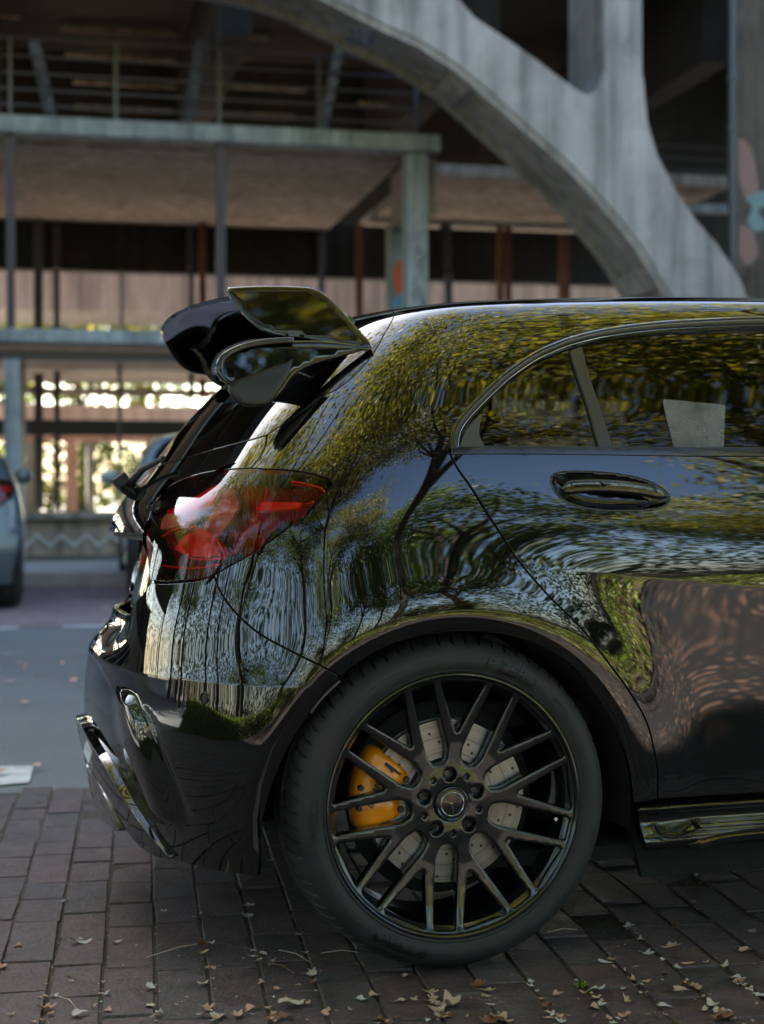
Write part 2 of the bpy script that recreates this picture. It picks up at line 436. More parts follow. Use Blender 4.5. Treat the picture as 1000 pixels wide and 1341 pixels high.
def far_side(p, n=None):
    """mirror a point (and its normal) to the other flank, whose tail corner is rounded off a little more"""
    x, y, z = p; w = min(max((-.12-x)/.34, 0), 1); w = w*w*(3-2*w); t = min(max((abs(y)-.04)/.40, 0), 1); g = .095*w*t*t*(3-2*t); q = (x+g, -y, z)
    if n is None: return q
    d = .095*w*6*t*(1-t)/.40; m = Vector((n[0], -n[1]-d*n[0], n[2])).normalized(); return q, tuple(m)
def seal(name, pts, mat, parent, w=.012, depth=.013, mode='copy'):
    """black strip that closes the gap behind a panel joint"""
    P = np.array(catmull([us_of(p) if len(p) == 2 or p[0] in 'uw' else p for p in pts], .015))
    t = np.gradient(P, axis=0); t /= np.linalg.norm(t, axis=1)[:, None]+1e-9; n = np.stack([-t[:, 1], t[:, 0]], 1)
    A = P+n*w; B = P-n*w
    SA = surf(A[:, 0], A[:, 1])-surf_n(A[:, 0], A[:, 1])*depth; SB = surf(B[:, 0], B[:, 1])-surf_n(B[:, 0], B[:, 1])*depth
    m = len(P); V = [tuple(p) for p in SA]+[tuple(p) for p in SB]; F = [(i, i+1, m+i+1, m+i) for i in range(m-1)]
    V2 = [far_side(p) for p in V]
    return V+V2, F+[tuple(i+2*m for i in f) for f in F]
# ---------------------------------------------------------------- car materials
def paint_mat():
    t = NT("black_paint"); t.set(Base_Color=(.0035, .0035, .004, 1), Roughness=.5, Metallic=.0, IOR=1.45)
    t.b.inputs['Specular IOR Level'].default_value = 0
    t.b.inputs['Coat Weight'].default_value = 1; t.b.inputs['Coat Roughness'].default_value = .012; t.b.inputs['Coat IOR'].default_value = 1.68
    c = t.coord()
    # dust and water spots: fine specks roughen the lacquer
    n = t.noise(c, 420, 2, .7); r = t.ramp(n, [(.70, (.008,)*3), (.76, (.16,)*3)])
    n2 = t.noise(c, 7, 3, .6); m = t.mix(t.ramp(n2, [(.42, (0,)*3), (.7, (1,)*3)]), (.008,)*3, r)
    t.link(m, t.b.inputs['Coat Roughness'])
    # orange peel
    h = t.noise(c, 60, 1, .5); b = t.add("ShaderNodeBump"); b.inputs['Strength'].default_value = .004; b.inputs['Distance'].default_value = .001
    t.link(h, b.inputs['Height']); t.link(b.outputs[0], t.b.inputs['Coat Normal'])
    return t.m
M_PAINT = paint_mat()
M_TRIM = plain("gloss_black_trim", (.006,)*3, .12, Coat_Weight=.5)
M_SATIN = plain("satin_black_plastic", (.009, .0095, .0105), .34)
M_RUB = plain("black_rubber_seal", (.008,)*3, .7)
M_DARK = plain("underbody_black", (.006,)*3, .9)
M_CHROME = plain("dark_chrome", (.35, .36, .38), .12, 1.0)
M_MOULD = plain("anodised_grey_moulding", (.065, .066, .068), .3, .6)
M_GREYP = plain("matte_grey_plastic", (.055, .055, .057), .55)
def glass_mat(name, tint, rough=.005, ior=1.6, mixf=None):
    t = NT(name); t.n.remove(t.b)
    tr = t.add("ShaderNodeBsdfTransparent"); tr.inputs[0].default_value = (*tint, 1)
    gl = t.add("ShaderNodeBsdfGlossy"); gl.inputs['Roughness'].default_value = rough; gl.inputs[0].default_value = (1, 1, 1, 1)
    fr = t.add("ShaderNodeFresnel"); fr.inputs[0].default_value = ior; mx = t.add("ShaderNodeMixShader")
    t.link(fr.outputs[0], mx.inputs[0]); t.link(tr.outputs[0], mx.inputs[1]); t.link(gl.outputs[0], mx.inputs[2]); t.link(mx.outputs[0], t.out.inputs[0])
    return t.m
M_GLASS = glass_mat("tinted_glass", (.07, .073, .073), ior=1.47)
M_LENS = glass_mat("red_tail_lens", (.97, .36, .34), ior=1.42)
M_CLEAR = glass_mat("clear_lens", (.85, .85, .86), ior=1.55)
# ---------------------------------------------------------------- the black hatchback
CAR = empty("parked_car", "glossy black hatchback with big roof spoiler and yellow brake caliper, nearest car", "car")
# traced outlines (photograph) ------------------------------------------------
TG_UP = [(515,410),(505,434),(490,461),(470,486),(445,507),(420,521),(392,541),(364,560),(349,570)]
TG_LO = [(349,570),(347,584),(341,597),(328,613)]
LT_TOP = [(435,635),(430,627),(415,622),(396,618),(370,615),(342,614),(328,613),(296,615),(261,621),(234,630),(215,641)]
LT_LEFT = [(215,641),(204,657),(195,679),(191,700),(192,725),(196,760)]
LT_BOT = [(196,760),(215,762),(234,761),(261,758),(280,753),(301,741),(331,724),(364,701),(396,676),(420,655),(435,635)]
BP_SEAM = [(280,753),(288,774),(308,802),(340,830),(380,852),(420,872),(446,886)]
ARCH = [(446,886),(475,864),(515,844),(565,831),(610,828),(660,832),(710,848),(750,875),(780,912),(805,955),(822,1000),(829,1052)]
DOOR = [(588,592),(600,615),(624,650),(652,694),(680,736),(720,782),(760,822),(792,862),(824,906),(848,950),(860,1002),(861,1047)]
DLO = [(588,588),(589,574),(595,556),(611,535),(640,506),(664,485),(700,461),(724,450),(748,441),(784,432),(820,426),(865,421),(912,418),(1000,415)]
def cut(seq, a, b):
    """the part of a traced line between two of its points"""
    i, j = seq.index(a), seq.index(b); return seq[i:j+1] if i < j else seq[j:i+1][::-1]
TOP_IN = ('u', U_C, 1.75)
# door window opening continues to the front in metres
DLO_F = [(1000,415),('w',.97,1.340),('w',1.15,1.340),('w',1.4,1.315),('w',1.65,1.255),('w',1.9,1.15),('w',2.12,1.035)]
# body shell: roof, C-pillar and quarter panel in one pressing
us0 = us_of((515,410)); 
shell = path([('u', us0[0], 1.75), ('u', us0[0], 1.6), ('u', us0[0], us0[1])],
    TG_UP, TG_LO, cut(LT_TOP, (328,613), (435,635)), cut(LT_BOT, (435,635), (280,753)), BP_SEAM, ARCH,
    [(829,1052),(845,1050),(861,1047)], DOOR[::-1], DLO, DLO_F,
    [('w',2.12,1.035),('u',U1+.25,1.08)], [('u',U1+.25,1.08),('u',U1+.25,1.42)], [('u',U1+.25,1.42),('u',U1+.25,1.75)], [('u',U1+.25,1.75),('u',us0[0],1.75)])
body = panel('body_shell', shell, M_PAINT, CAR, mode='join', grid=.009)
# doors
rd = path(DOOR, [(861,1047),(1000,1046-8),('w',.98,.315)], [('w',.98,.315),('w',1.0,.7),('w',.985,1.028)], [('w',.985,1.028),(1000,597),(800,595),(588,592)])
HO = path([(721,632),(722,624),(732,619),(760,617.5),(800,620),(835,626),(862,637),(876,649)], [(876,649),(876,658),(864,665),(830,669),(785,668),(750,661),(730,648),(721,632)])
rdoor = panel('rear_door', rd, M_PAINT, CAR, grid=.008, holes=[HO], lip=.0008)
HOa = np.array(HO)
def bowl(u, s):
    d = dist_poly(u, s, HOa); return -.026*(1-np.exp(-(d/.013)**1.5))
panel('handle_recess', HO, M_PAINT, rdoor, grid=.004, gap=-.001, field=bowl, thick=False)
fd = path([('w',.992,.315),('w',1.012,.7),('w',.997,1.028)], [('w',.997,1.028),('w',1.5,1.026),('w',2.1,1.005)], [('w',2.1,1.005),('w',2.13,.8),('w',2.1,.5),('w',2.05,.315)], [('w',2.05,.315),('w',.992,.315)])
fdoor = panel('front_door', fd, M_PAINT, CAR, grid=.02)
FA = [('w', WB+.385*cos(a), .315+.36*sin(a)) for a in np.linspace(pi+.06, -.06, 13)]
ff = path([('w',2.11,1.0),('w',2.14,.8),('w',2.11,.5),('w',2.06,.30)], [('w',2.06,.30),FA[0]], FA, [FA[-1],('w',3.2,.62),('w',3.28,.78)], [('w',3.28,.78),('w',2.8,.86),('w',2.11,1.0)])
ffen = panel('front_fender', ff, M_PAINT, CAR, grid=.02)
uf = lambda p: us_of(('w',)+p)
a1 = uf((3.28,.78)); 
fb = path([('w',3.12,.31),('w',3.2,.62),('w',3.28,.78)], [('w',3.28,.78),('u',U1+.942,.79)], [('u',U1+.942,.79),('u',U1+.942,.2)], [('u',U1+.942,.2),('w',3.12,.2)], [('w',3.12,.2),('w',3.12,.31)])
panel('front_bumper', fb, M_PAINT, CAR, grid=.02, mode='join')
hd = path([('w',2.11,1.01),('w',2.8,.87),('w',3.28,.79)], [('w',3.28,.79),('u',U1+.942,.80)], [('u',U1+.942,.80),('u',U1+.942,1.03)], [('u',U1+.942,1.03),('w',2.11,1.01)])
# rear bumper
sU, sS = us_of((446,886))
bmp = path(BP_SEAM, [(446,886),(420,912),(398,945),(375,985),(358,1025),(347,1062),(342,1092)], [(342,1092),(337,1150)], [(337,1150),(275,1147),(240,1135),(217,1124)],
    [(217,1124),('u',U_C,.22)], [('u',U_C,.22),('u',U_C,.668)], [('u',U_C,.668),('u',-.80,.669),('u',-.70,.685),('u',-.63,.72),(196,765)], [(196,763),(215,764),(234,763),(261,760),(280,753)])
def bumper_form(u, s):
    """air-curtain fin at each corner, and the shelf under the number plate"""
    ui = np.interp(s, [.26, .344, .44, .52], [-.60, -.645, -.70, -.72]); ur = np.interp(s, [.27, .37, .44, .52], [-.532, -.556, -.590, -.625]); uo = np.interp(s, [.27, .353, .463, .52], [-.474, -.496, -.538, -.590])
    h = np.where(u < ur, ss((u-ui)/(ur-ui))**1.3, ss((uo-u)/(uo-ur)))
    return .015*h*ss((.525-s)/.035)*ss((s-.245)/.04)-.048*ss((-.60-u)/.22)*ss((s-.555)/.10)-.004*np.exp(-((u-uo-.006)/.008)**2)*ss((.50-s)/.03)*ss((s-.27)/.03)
_s = np.arange(.25, .53, .004)
for A_ in ([-.532, -.556, -.590, -.625], [-.474, -.496, -.538, -.590]):
    for dd in (-.012, -.006, -.002, .002, .006, .012): FEAT = np.concatenate([FEAT, np.stack([np.interp(_s, [.27, .37, .44, .52], A_)+dd, _s], 1)])
bumper = panel('rear_bumper', bmp, M_PAINT, CAR, mode='join', grid=.008, field=bumper_form)
# tailgate: upper skin beside and below the window
tgl = path([(328,613),(296,615),(261,621),(234,630),(215,641)], LT_LEFT[:4], [(191,700),('u',U_C,.86)], [('u',U_C,.86),('u',U_C,.985)],
   [('u',U_C,.985),(204,613),(236,602),(280,589),(315,580),(349,570)], [(349,570),(347,584),(341,597),(328,613)])
tail = panel('tailgate', tgl, M_PAINT, CAR, mode='join', grid=.008)
tgu = path(TG_UP, [(349,570),(315,580),(280,589),(236,602),(204,613),('u',U_C,.985)], [('u',U_C,.985),('u',U_C,1.75)], [('u',U_C,1.75),('u',us0[0],1.75)], [('u',us0[0],1.75),('u',us0[0],us0[1])])
rwin = panel('rear_window', tgu, M_GLASS, CAR, mode='join', grid=.012)
tlow = path([('u',U_C,.865),(191,702)], [(191,702),(192,725),(196,765)], [(196,765),('u',-.63,.716),('u',-.70,.680),('u',-.80,.660),('u',U_C,.655)], [('u',U_C,.655),('u',U_C,.865)])
panel('number_plate_recess', tlow, M_PAINT, CAR, mode='join', grid=.012, off=-.012, field=lambda u, s: -.078*ss((-.625-u)/.10))
lens = path(LT_TOP, LT_LEFT, LT_BOT)
tl = panel('tail_light', lens, M_LENS, CAR, grid=.009)
# windows
gl = path(DLO, DLO_F, [('w',2.12,1.035),('w',1.5,1.037),(1000,588),(800,587),(592,587)])
panel('side_glass', gl, M_GLASS, CAR, off=-.012, grid=.012, gap=.004)
# ---------------------------------------------------------------- wheels
def make_rubber():
    t = NT("tyre_rubber"); c = t.coord(); n = t.noise(c, 26, 4, .6); t.link(t.ramp(n, [(.3, (.012, .0118, .012)), (.75, (.027, .0265, .027))]), t.b.inputs['Base Color'])
    t.link(t.ramp(n, [(.3, (.6,)*3), (.7, (.8,)*3)]), t.b.inputs['Roughness']); t.bump(t.noise(c, 160, 3, .6), .12, .002); return t.m
M_TYRE = make_rubber()
M_RIM = plain("gloss_black_alloy", (.010, .0105, .0115), .18, .2, Coat_Weight=1, Coat_Roughness=.05, Coat_IOR=1.38)
def disc_mat():
    t = NT("brake_disc_steel"); tc = t.add("ShaderNodeTexCoord"); sp = t.add("ShaderNodeSeparateXYZ"); t.link(tc.outputs['Object'], sp.inputs[0]); cb = t.add("ShaderNodeCombineXYZ")
    t.link(sp.outputs[0], cb.inputs[0]); t.link(sp.outputs[2], cb.inputs[1]); ln = t.add("ShaderNodeVectorMath", operation='LENGTH'); t.link(cb.outputs[0], ln.inputs[0])
    c1 = t.add("ShaderNodeCombineXYZ"); t.link(ln.outputs['Value'], c1.inputs[0]); n = t.noise(c1.outputs[0], 700, 3, .7); n2 = t.noise(c1.outputs[0], 90, 2, .6); n3 = t.noise(cb.outputs[0], 14, 3, .6)
    col = t.mix(t.ramp(n, [(.35, (0,)*3), (.7, (1,)*3)]), (.17, .158, .156), (.38, .36, .355)); col = t.mix(t.ramp(n2, [(.5, (0,)*3), (.62, (.55,)*3)]), col, (.11, .098, .094)); col = t.mix(t.ramp(n3, [(.5, (0,)*3), (.75, (.6,)*3)]), col, (.15, .125, .115))
    t.link(col, t.b.inputs['Base Color']); t.set(Metallic=.9, Roughness=.34); t.bump(n, .12, .001); return t.m
M_DISC = disc_mat()
M_HUB = plain("bare_aluminium_hub", (.50, .54, .57), .32, 1.0)
M_CAL = plain("yellow_caliper_paint", (.90, .285, .006), .28, 0, Coat_Weight=.6)
M_BLKT = plain("black_lettering", (.008, .008, .009), .45)
M_LET = plain("raised_sidewall_lettering", (.003, .003, .0035), .5)
RT = .325; RO = .2535   # tyre and rim-edge radii;  local frame: wheel centre at origin, outer face towards -y, sidewall bulge at y = 0
def tyre_mesh():
    # outer sidewall -> tread -> inner sidewall (radius, y)
    prof = [(.2500,.030),(.2530,.014),(.2565,.007),(.2600,.0045),(.2620,.0065),(.2650,.0050),(.2720,.0015),(.2800,.0000),(.2850,.0008),(.2855,.0018),(.2900,.0028),(.2960,.0062),(.3020,.0115),(.3070,.0175),(.3110,.0240),(.3145,.0320),(.3175,.0410),(.3200,.0500),(.3222,.0600)]
    tread = [(.3235,.070),(.3243,.080),(.3243,.0808),(.3160,.0815),(.3160,.0895),(.3246,.0902),(.3250,.105),(.3250,.1175)]
    half = prof+tread; full = half+[(r, .235-y) for r, y in half[::-1]]
    N = 1080; V = []; F = []; m = len(full)
    a = 2*pi*np.arange(N)/N
    for k in range(N):
        for i, (r, y) in enumerate(full):
            if y <= .08 and i < len(half) or (y >= .155 and i >= len(half)):
                yy = y if i < len(half) else .235-y
                # swept shoulder grooves: 72 round the wheel
                ph = (k/15.0+(yy-.03)*7.0+(.10 if yy > .05 else 0)) % 1.0
                if yy > .020:
                    dep = .0075*min(1, (yy-.020)/.012); wdt = .13
                    if ph < wdt: r = r-dep
                elif i in (7, 8) : pass
            V.append((r*cos(a[k]), y, r*sin(a[k])))
    for k in range(N):
        for i in range(m-1): F.append((k*m+i, k*m+i+1, ((k+1) % N)*m+i+1, ((k+1) % N)*m+i))
    return V, F
def warp_text(v, r0, ang, y0, flip=False):
    """lay lettering (xz plane) round a circle; ang is clockwise from the top"""
    out = []
    for x, y, z in v:
        r = r0+(z if not flip else -z); th = ang+(x if not flip else -x)/r0
        out.append((r*sin(th), y0+y, r*cos(th)))
    return out
def side_y(r):
    P = [(.2620,.0065),(.2650,.0050),(.2720,.0015),(.2800,.0000),(.2850,.0008),(.2900,.0028),(.2960,.0062),(.3020,.0115),(.3070,.0175),(.3110,.0240),(.3145,.0320)]
    return float(np.interp(r, [a for a, b in P], [b for a, b in P]))
def sidewall_text(mb, txt, size, r0, ang, shear=0, flip=False, bold=0):
    v, f = text_mesh(txt, size, .0007, shear, bold)
    me = bpy.data.meshes.new("t"); me.from_pydata(v, [], f); bm = bmesh.new(); bm.from_mesh(me); bpy.data.meshes.remove(me)
    for ax, st in ((0, .005), (2, .0035)):
        lo = min(p[ax] for p in v); hi = max(p[ax] for p in v); q = lo+st
        while q < hi:
            nrm = (1, 0, 0) if ax == 0 else (0, 0, 1); co = (q, 0, 0) if ax == 0 else (0, 0, q); bmesh.ops.bisect_plane(bm, geom=bm.verts[:]+bm.edges[:]+bm.faces[:], plane_co=co, plane_no=nrm); q += st
    bm.verts.index_update(); v = [tuple(p.co) for p in bm.verts]; f = [tuple(p.index for p in q.verts) for q in bm.faces]; bm.free()
    w = warp_text(v, r0, ang, 0, flip)
    w = [(x, side_y(math.hypot(x, z))-.0012+y, z) for x, y, z in w]; mb.add(w, f)
def spoke_profile(r):
    """outer face depth y of the spokes: hub proud, dished in the middle, rising to the rim edge"""
    return float(np.interp(r, [.03,.06,.085,.12,.16,.20,.235,.25], [.0345,.0345,.034,.033,.0295,.0245,.0175,.0125]))
def loft(mb, pts, widths, depth, crown=.25, chamf=.28):
    """tapered bar along pts (x, z) in the wheel plane; the outer face has a narrow crest between bevelled flanks"""
    n = len(pts); V = []; F = []
    for i, p in enumerate(pts):
        a = Vector(pts[max(i-1, 0)]); b = Vector(pts[min(i+1, n-1)]); t = (b-a).normalized(); q = Vector((-t.y, t.x)); w = widths[i]/2
        r = math.hypot(*p); y = spoke_profile(r); d = depth[i]
        for s, yy in ((-1, y+d), (-1.0, y+.010), (-.80, y+.0015), (-.62, y), (-.42, y+.0022), (.42, y+.0022), (.62, y), (.80, y+.0015), (1.0, y+.010), (1, y+d)):
            V.append((p[0]+q.x*w*s, yy, p[1]+q.y*w*s))
    m = 10
    for i in range(n-1):
        for k in range(m): F.append((i*m+k, i*m+(k+1) % m, (i+1)*m+(k+1) % m, (i+1)*m+k))
    F += [tuple(range(m)), tuple(range((n-1)*m+m-1, (n-1)*m-1, -1))]; mb.add(V, F)
def pol(r, deg):
    a = radians(deg); return (r*sin(a), r*cos(a))
def rim_mesh():
    mb = MB()
    # barrel and lip
    mb.lathe([(.2300,.200),(.2320,.120),(.2330,.075),(.2395,.060),(.2400,.045),(.2340,.038),(.2345,.030),(.2395,.024),(.2440,.0175),(.2470,.0120),(.2490,.0080),(.2515,.0060),(.2545,.0062),(.2555,.0085),(.2545,.0140),(.2500,.030),(.2500,.200),(.2300,.200)], 160)
    return mb
def round_poly(pts, r, step=.002):
    """polygon with rounded corners; r = radius per corner"""
    out = []; n = len(pts)
    for i in range(n):
        a, b, c = (np.array(pts[i-1]), np.array(pts[i]), np.array(pts[(i+1) % n])); ri = r[i] if isinstance(r, (list, tuple)) else r
        u = (a-b)/np.linalg.norm(a-b); v = (c-b)/np.linalg.norm(c-b); q = min(ri, .48*np.linalg.norm(a-b), .48*np.linalg.norm(c-b))
        p0, p1 = b+u*q, b+v*q; m = max(2, int(q*1.6/step))
        for k in range(m+1):
            t = k/m; out.append(tuple((1-t)**2*p0+2*t*(1-t)*b+t*t*p1))
    P = [out[0]]
    for p in out[1:]:
        d = np.hypot(p[0]-P[-1][0], p[1]-P[-1][1])
        if d < 3e-4: continue
        for k in range(1, max(1, int(d/.006))): P.append((P[-1][0]+(p[0]-P[-1][0])/(max(1, int(d/.006))-k+1), P[-1][1]+(p[1]-P[-1][1])/(max(1, int(d/.006))-k+1)))
        P.append(p)
    return P
def rotp(p, deg): a = radians(deg); return (p[0]*cos(a)+p[1]*sin(a), -p[0]*sin(a)+p[1]*cos(a))
def spoke_web():
    """the whole spoke star as one casting: nine forked spokes round a bolt circle, bevelled all round every opening"""
    A_ = np.array(pol(.120, 4.2)); B_ = np.array(pol(.2450, 12.9)); d = (B_-A_)/np.linalg.norm(B_-A_); nn = np.array([d[1], -d[0]])
    hw0, hw1 = .0098, .0078
    oR = [A_+nn*hw0, B_+nn*hw1]; iR = [A_-nn*hw0+d*.016, B_-nn*hw1]
    Vw = [tuple(iR[0]*[0, 1]+[0.0006, .004]), tuple(iR[1]), (-iR[1][0], iR[1][1]), (-iR[0][0]*0-.0006, iR[0][1]+.004)]
    at_r = lambda p, r: tuple(np.array(p)*(r/np.hypot(*p)))
    Vw = [(.0026, .139), at_r(iR[1], .2425), at_r((-iR[1][0], iR[1][1]), .2425), (-.0026, .139)]
    U = [(.0140, .0800), (.0146, .106), tuple(oR[0]), at_r(oR[1], .2425)]; Um = [rotp((-x, z), 40) for x, z in U][::-1]
    Uw = U+Um
    holes = []
    for k in range(9):
        holes.append((round_poly([rotp(p, 4.5+40*k) for p in Vw], [.004, .007, .007, .004]), 0)); holes.append((round_poly([rotp(p, 4.5+40*k) for p in Uw], [.012, .02, .012, .007, .007, .012, .02, .012]), 0))
    for k in range(5):
        for (r, a, hr) in ((.056, -3.5+72*k, .0135), (.0585, 32.5+72*k, .0046)):
            c = pol(r, a); holes.append(([(c[0]+hr*cos(2*pi*j/32), c[1]+hr*sin(2*pi*j/32)) for j in range(32)], (c, hr)))
    holes.append(([pol(.0335, 360*j/72) for j in range(72)], ((0, 0), .0335)))
    outer = [pol(.2465, 360*j/360) for j in range(360)]
    yf = lambda p: spoke_profile(max(.001, math.hypot(*p)))-.0022*math.exp(-((math.hypot(*p)-.056)/.015)**2)
    V = [Vector(p) for p in outer]; E = [(i, (i+1) % 360) for i in range(360)]; rings = []; grown = []
    for h, c in holes:
        ch = .0022 if not c else .0014
        Q, P = inset(h, -ch); o = len(V); n = len(Q); V += [Vector(p) for p in Q]; E += [(o+i, o+(i+1) % n) for i in range(n)]; rings.append((o, n, P, c)); grown.append(Q)
    g = np.arange(-.245, .2451, .0045); X, Y = [a.ravel() for a in np.meshgrid(g, g)]; k = np.hypot(X, Y) < .243; X, Y = X[k], Y[k]
    for Q in grown:
        k = ~in_poly(X, Y, Q); X, Y = X[k], Y[k]; k = dist_poly(X, Y, Q) > .0022; X, Y = X[k], Y[k]
    V += [Vector(p) for p in zip(X, Y)]
    v2, _, f2, *_ = delaunay_2d_cdt(V, E, [], 0, 1e-7); v2 = np.array([tuple(v) for v in v2]); f2 = [tuple(f) for f in f2]
    cen = np.array([v2[list(f)].mean(0) for f in f2]); keep = np.hypot(cen[:, 0], cen[:, 1]) < .2465
    for Q in grown: keep &= ~in_poly(cen[:, 0], cen[:, 1], Q)
    mb = MB(); mb.add([(p[0], yf(p), p[1]) for p in v2], [f for f, q in zip(f2, keep) if q])
    for o, n, P, c in rings:
        Q = v2[o:o+n]; dp = .022 if not c else (.03 if c[1] > .01 else .012)
        a = [(q[0], yf(q), q[1]) for q in Q]; m = .5*(Q+P); b = [(p[0], yf(p)+(.0009 if not c else .0004), p[1]) for p in m]; d_ = [(p[0], yf(p)+(.0034 if not c else .002), p[1]) for p in P]; e = [(p[0], yf(p)+dp, p[1]) for p in P]
        mb.add(a+b+d_+e, [(r*n+i, r*n+(i+1) % n, (r+1)*n+(i+1) % n, (r+1)*n+i) for r in range(3) for i in range(n)])
        if c:
            mb.add([(p[0], yf(p)+dp, p[1]) for p in P], [tuple(range(n))])
            if .01 < c[1] < .02: mb.lathe([(.0004, yf(c[0])+.021), (.0062, yf(c[0])+.021), (.0076, yf(c[0])+.023), (.0076, yf(c[0])+dp)], 6, 'y', (c[0][0], 0, c[0][1]))
    return mb
def make_wheel(loc, name="rear_wheel", rz=0, parent=None):
    w = bpy.data.objects.new("wheel", None); COL.objects.link(w); w.parent = parent; w.location = loc; w.rotation_euler = (0, 0, rz); w.empty_display_size = .1
    if not hasattr(make_wheel, 'src'):
        V, F = tyre_mesh(); ty = mesh_obj("tyre", V, F, M_TYRE, w, smooth=True); ty.data.set_sharp_from_angle(angle=radians(38))
        bm = bmesh.new(); bm.from_mesh(ty.data); bmesh.ops.recalc_face_normals(bm, faces=bm.faces); bm.to_mesh(ty.data); bm.free()
        mb = MB(); sidewall_text(mb, "P ZERO", .034, .2795, radians(23.5), .25, bold=.0012)
        sidewall_text(mb, "PIRELLI", .026, .2800, radians(268), 0, bold=.0006); sidewall_text(mb, "R01 HO", .0085, .283, radians(48)); sidewall_text(mb, "P ZERO", .034, .2795, radians(203), .25, bold=.0012)
        mb.build("sidewall_lettering", M_LET, w, fix=False)
        mb = rim_mesh(); mb.build("rim", M_RIM, w, smooth=True, angle=32)
        mb = spoke_web(); mb.build("spokes", M_RIM, w, smooth=True, angle=42)
        cap = MB(); cap.lathe([(.0335,.052),(.0335,.031),(.0328,.0285),(.0310,.0275),(.0290,.0285),(.0285,.030),(.0278,.0300),(.0180,.0288),(.0001,.0285)], 96); cp = cap.build("centre_cap", M_RIM, w, smooth=True, angle=30)
        st = MB(); R = .0215
        for a in (172, 292, 52):
            tip = pol(R, a); l = pol(.0022, a-60); r = pol(.0022, a+60); y = .0283
            st.add([(tip[0], y, tip[1]), (l[0], y, l[1]), (0, y-.0018, 0), (r[0], y, r[1])], [(0, 1, 2), (0, 2, 3)])
        st.lathe([(.0218,.0290),(.0218,.0276),(.0228,.0272),(.0238,.0276),(.0238,.0292)], 80)
        st.build("star_emblem", M_CHROME, w, fix=False)
        dm = MB(); n = 200
        dm.lathe([(.085,.064),(.1585,.064),(.160,.0655),(.160,.072),(.1530,.073),(.1530,.082),(.160,.083),(.160,.090),(.085,.090)], n)
        d = dm.build("brake_disc", M_DISC, w, smooth=True, angle=30)
        dh = MB()
        for k in range(48):
            a = 360*k/48; r = (.100, .116, .132, .148)[(k*3) % 4]+(.0 if k % 2 else .004); c = pol(r, a); dh.lathe([(.0001,.0636),(.0031,.0636),(.0031,.0655)], 10, 'y', (c[0], 0, c[1]))
        dh.build("cooling_holes", M_BLKT, d)
        hm = MB(); hm.lathe([(.0001,.0705),(.070,.0705),(.078,.0705),(.0805,.0680),(.086,.0638)], 90); hm.lathe([(.0001,.11),(.06,.11),(.06,.2)], 30); hm.build("disc_bell", M_HUB, d, smooth=True, angle=30)
        bp = MB(); bp.lathe([(.05,.096),(.17,.096),(.19,.11),(.19,.12),(.05,.12)], 60); bp.build("dust_shield", M_DARK, w, smooth=True)
        vs = MB(); c = pol(.226, 101); vs.tube([(c[0], .055, c[1]), (c[0]*.97, .030, c[1]*.97)], .0035, 10); vs.build("valve", M_CHROME, w, smooth=True)
    return w
def make_caliper(w, sgn=1):
    """fixed four-pot caliper behind the spokes, on the rearward side"""
    c = bpy.data.objects.new("brake_caliper", None)
    mb = MB(); n = 22; V = []; a0, a1 = 253.0, 309.0
    rows = [(.090,.082),(.090,.070),(.098,.063),(.108,.061),(.112,.057),(.128,.0565),(.134,.060),(.150,.059),(.158,.060),(.172,.064),(.183,.071),(.187,.084),(.187,.106),(.090,.106)]
    for i in range(n+1):
        t = i/n; a = a0+(a1-a0)*t
        endf = min(t, 1-t)*n
        for j, (r, y) in enumerate(rows):
            yy = y+(.008*max(0, 1-endf/1.6)**2); pinch = .012*max(0, 1-endf/2.2)**2
            rr = r+(pinch if r < .12 else -pinch*.8)
            # two piston bulges and the bridge waist
            bul = .005*math.exp(-((t-.27)/.13)**2)+.005*math.exp(-((t-.75)/.13)**2)
            if .1 < r < .175 and y < .072: yy -= bul
            p = pol(rr, a); V.append((p[0], yy, p[1]))
    m = len(rows); F = []
    for i in range(n):
        for j in range(m): F.append((i*m+j, i*m+(j+1) % m, (i+1)*m+(j+1) % m, (i+1)*m+j))
    F += [tuple(range(m)), tuple(range((n+1)*m-1, n*m-1, -1))]; mb.add(V, F)
    cal = mb.build("brake_caliper", M_CAL, w, smooth=True, angle=48)
    md = MB()   # steel mounting bridge, pins and pads
    for a in (263, 299):
        p = pol(.0945, a); md.lathe([(.0001,.057),(.006,.057),(.007,.060),(.007,.07)], 12, 'y', (p[0], 0, p[1]))
    for a in (268, 281, 294):
        p = pol(.176, a); md.lathe([(.0001,.059),(.005,.059),(.006,.062),(.006,.08)], 12, 'y', (p[0], 0, p[1]))
    P = [pol(r, a) for r, a in ((.100, 301), (.118, 300), (.128, 303), (.146, 302), (.166, 303))]
    md.prism([pol(r, a) for r, a in ((.112, 297.5), (.112, 302), (.150, 303.5), (.150, 301), (.135, 300), (.128, 297.5))], .0535, .060); md.build("retaining_clip", M_BLKT, cal, smooth=True)
    v, f = text_mesh("AMG", .0175, .0006, .22, .0006); tb = MB()
    an = radians(283); rc = .147
    e_r = Vector((sin(an), cos(an))); e_t = Vector((cos(an), -sin(an)))
    # reads upwards along the caliper, three slanted bars before the letters
    R = Vector((sin(radians(20)), cos(radians(20)))); Up = Vector((-R.y, R.x)); c0 = Vector(pol(.1516, 278.3))
    def place(x, z, y): q = c0+R*x+Up*z; return (q.x, .0495+y, q.y)
    tb.add([place(x+.012, z, y) for x, y, z in v], f)
    for k in range(3):
        x = -.026+k*.0048; tb.add([place(x, -.0062, -.0004), (place(x+.0030, -.0062, -.0004)), place(x+.0060, .0062, -.0004), place(x+.0030, .0062, -.0004)], [(0, 1, 2, 3)])
    tb.build("caliper_lettering", M_BLKT, cal, fix=False)
    return cal
YW = -.885
ZW = .318
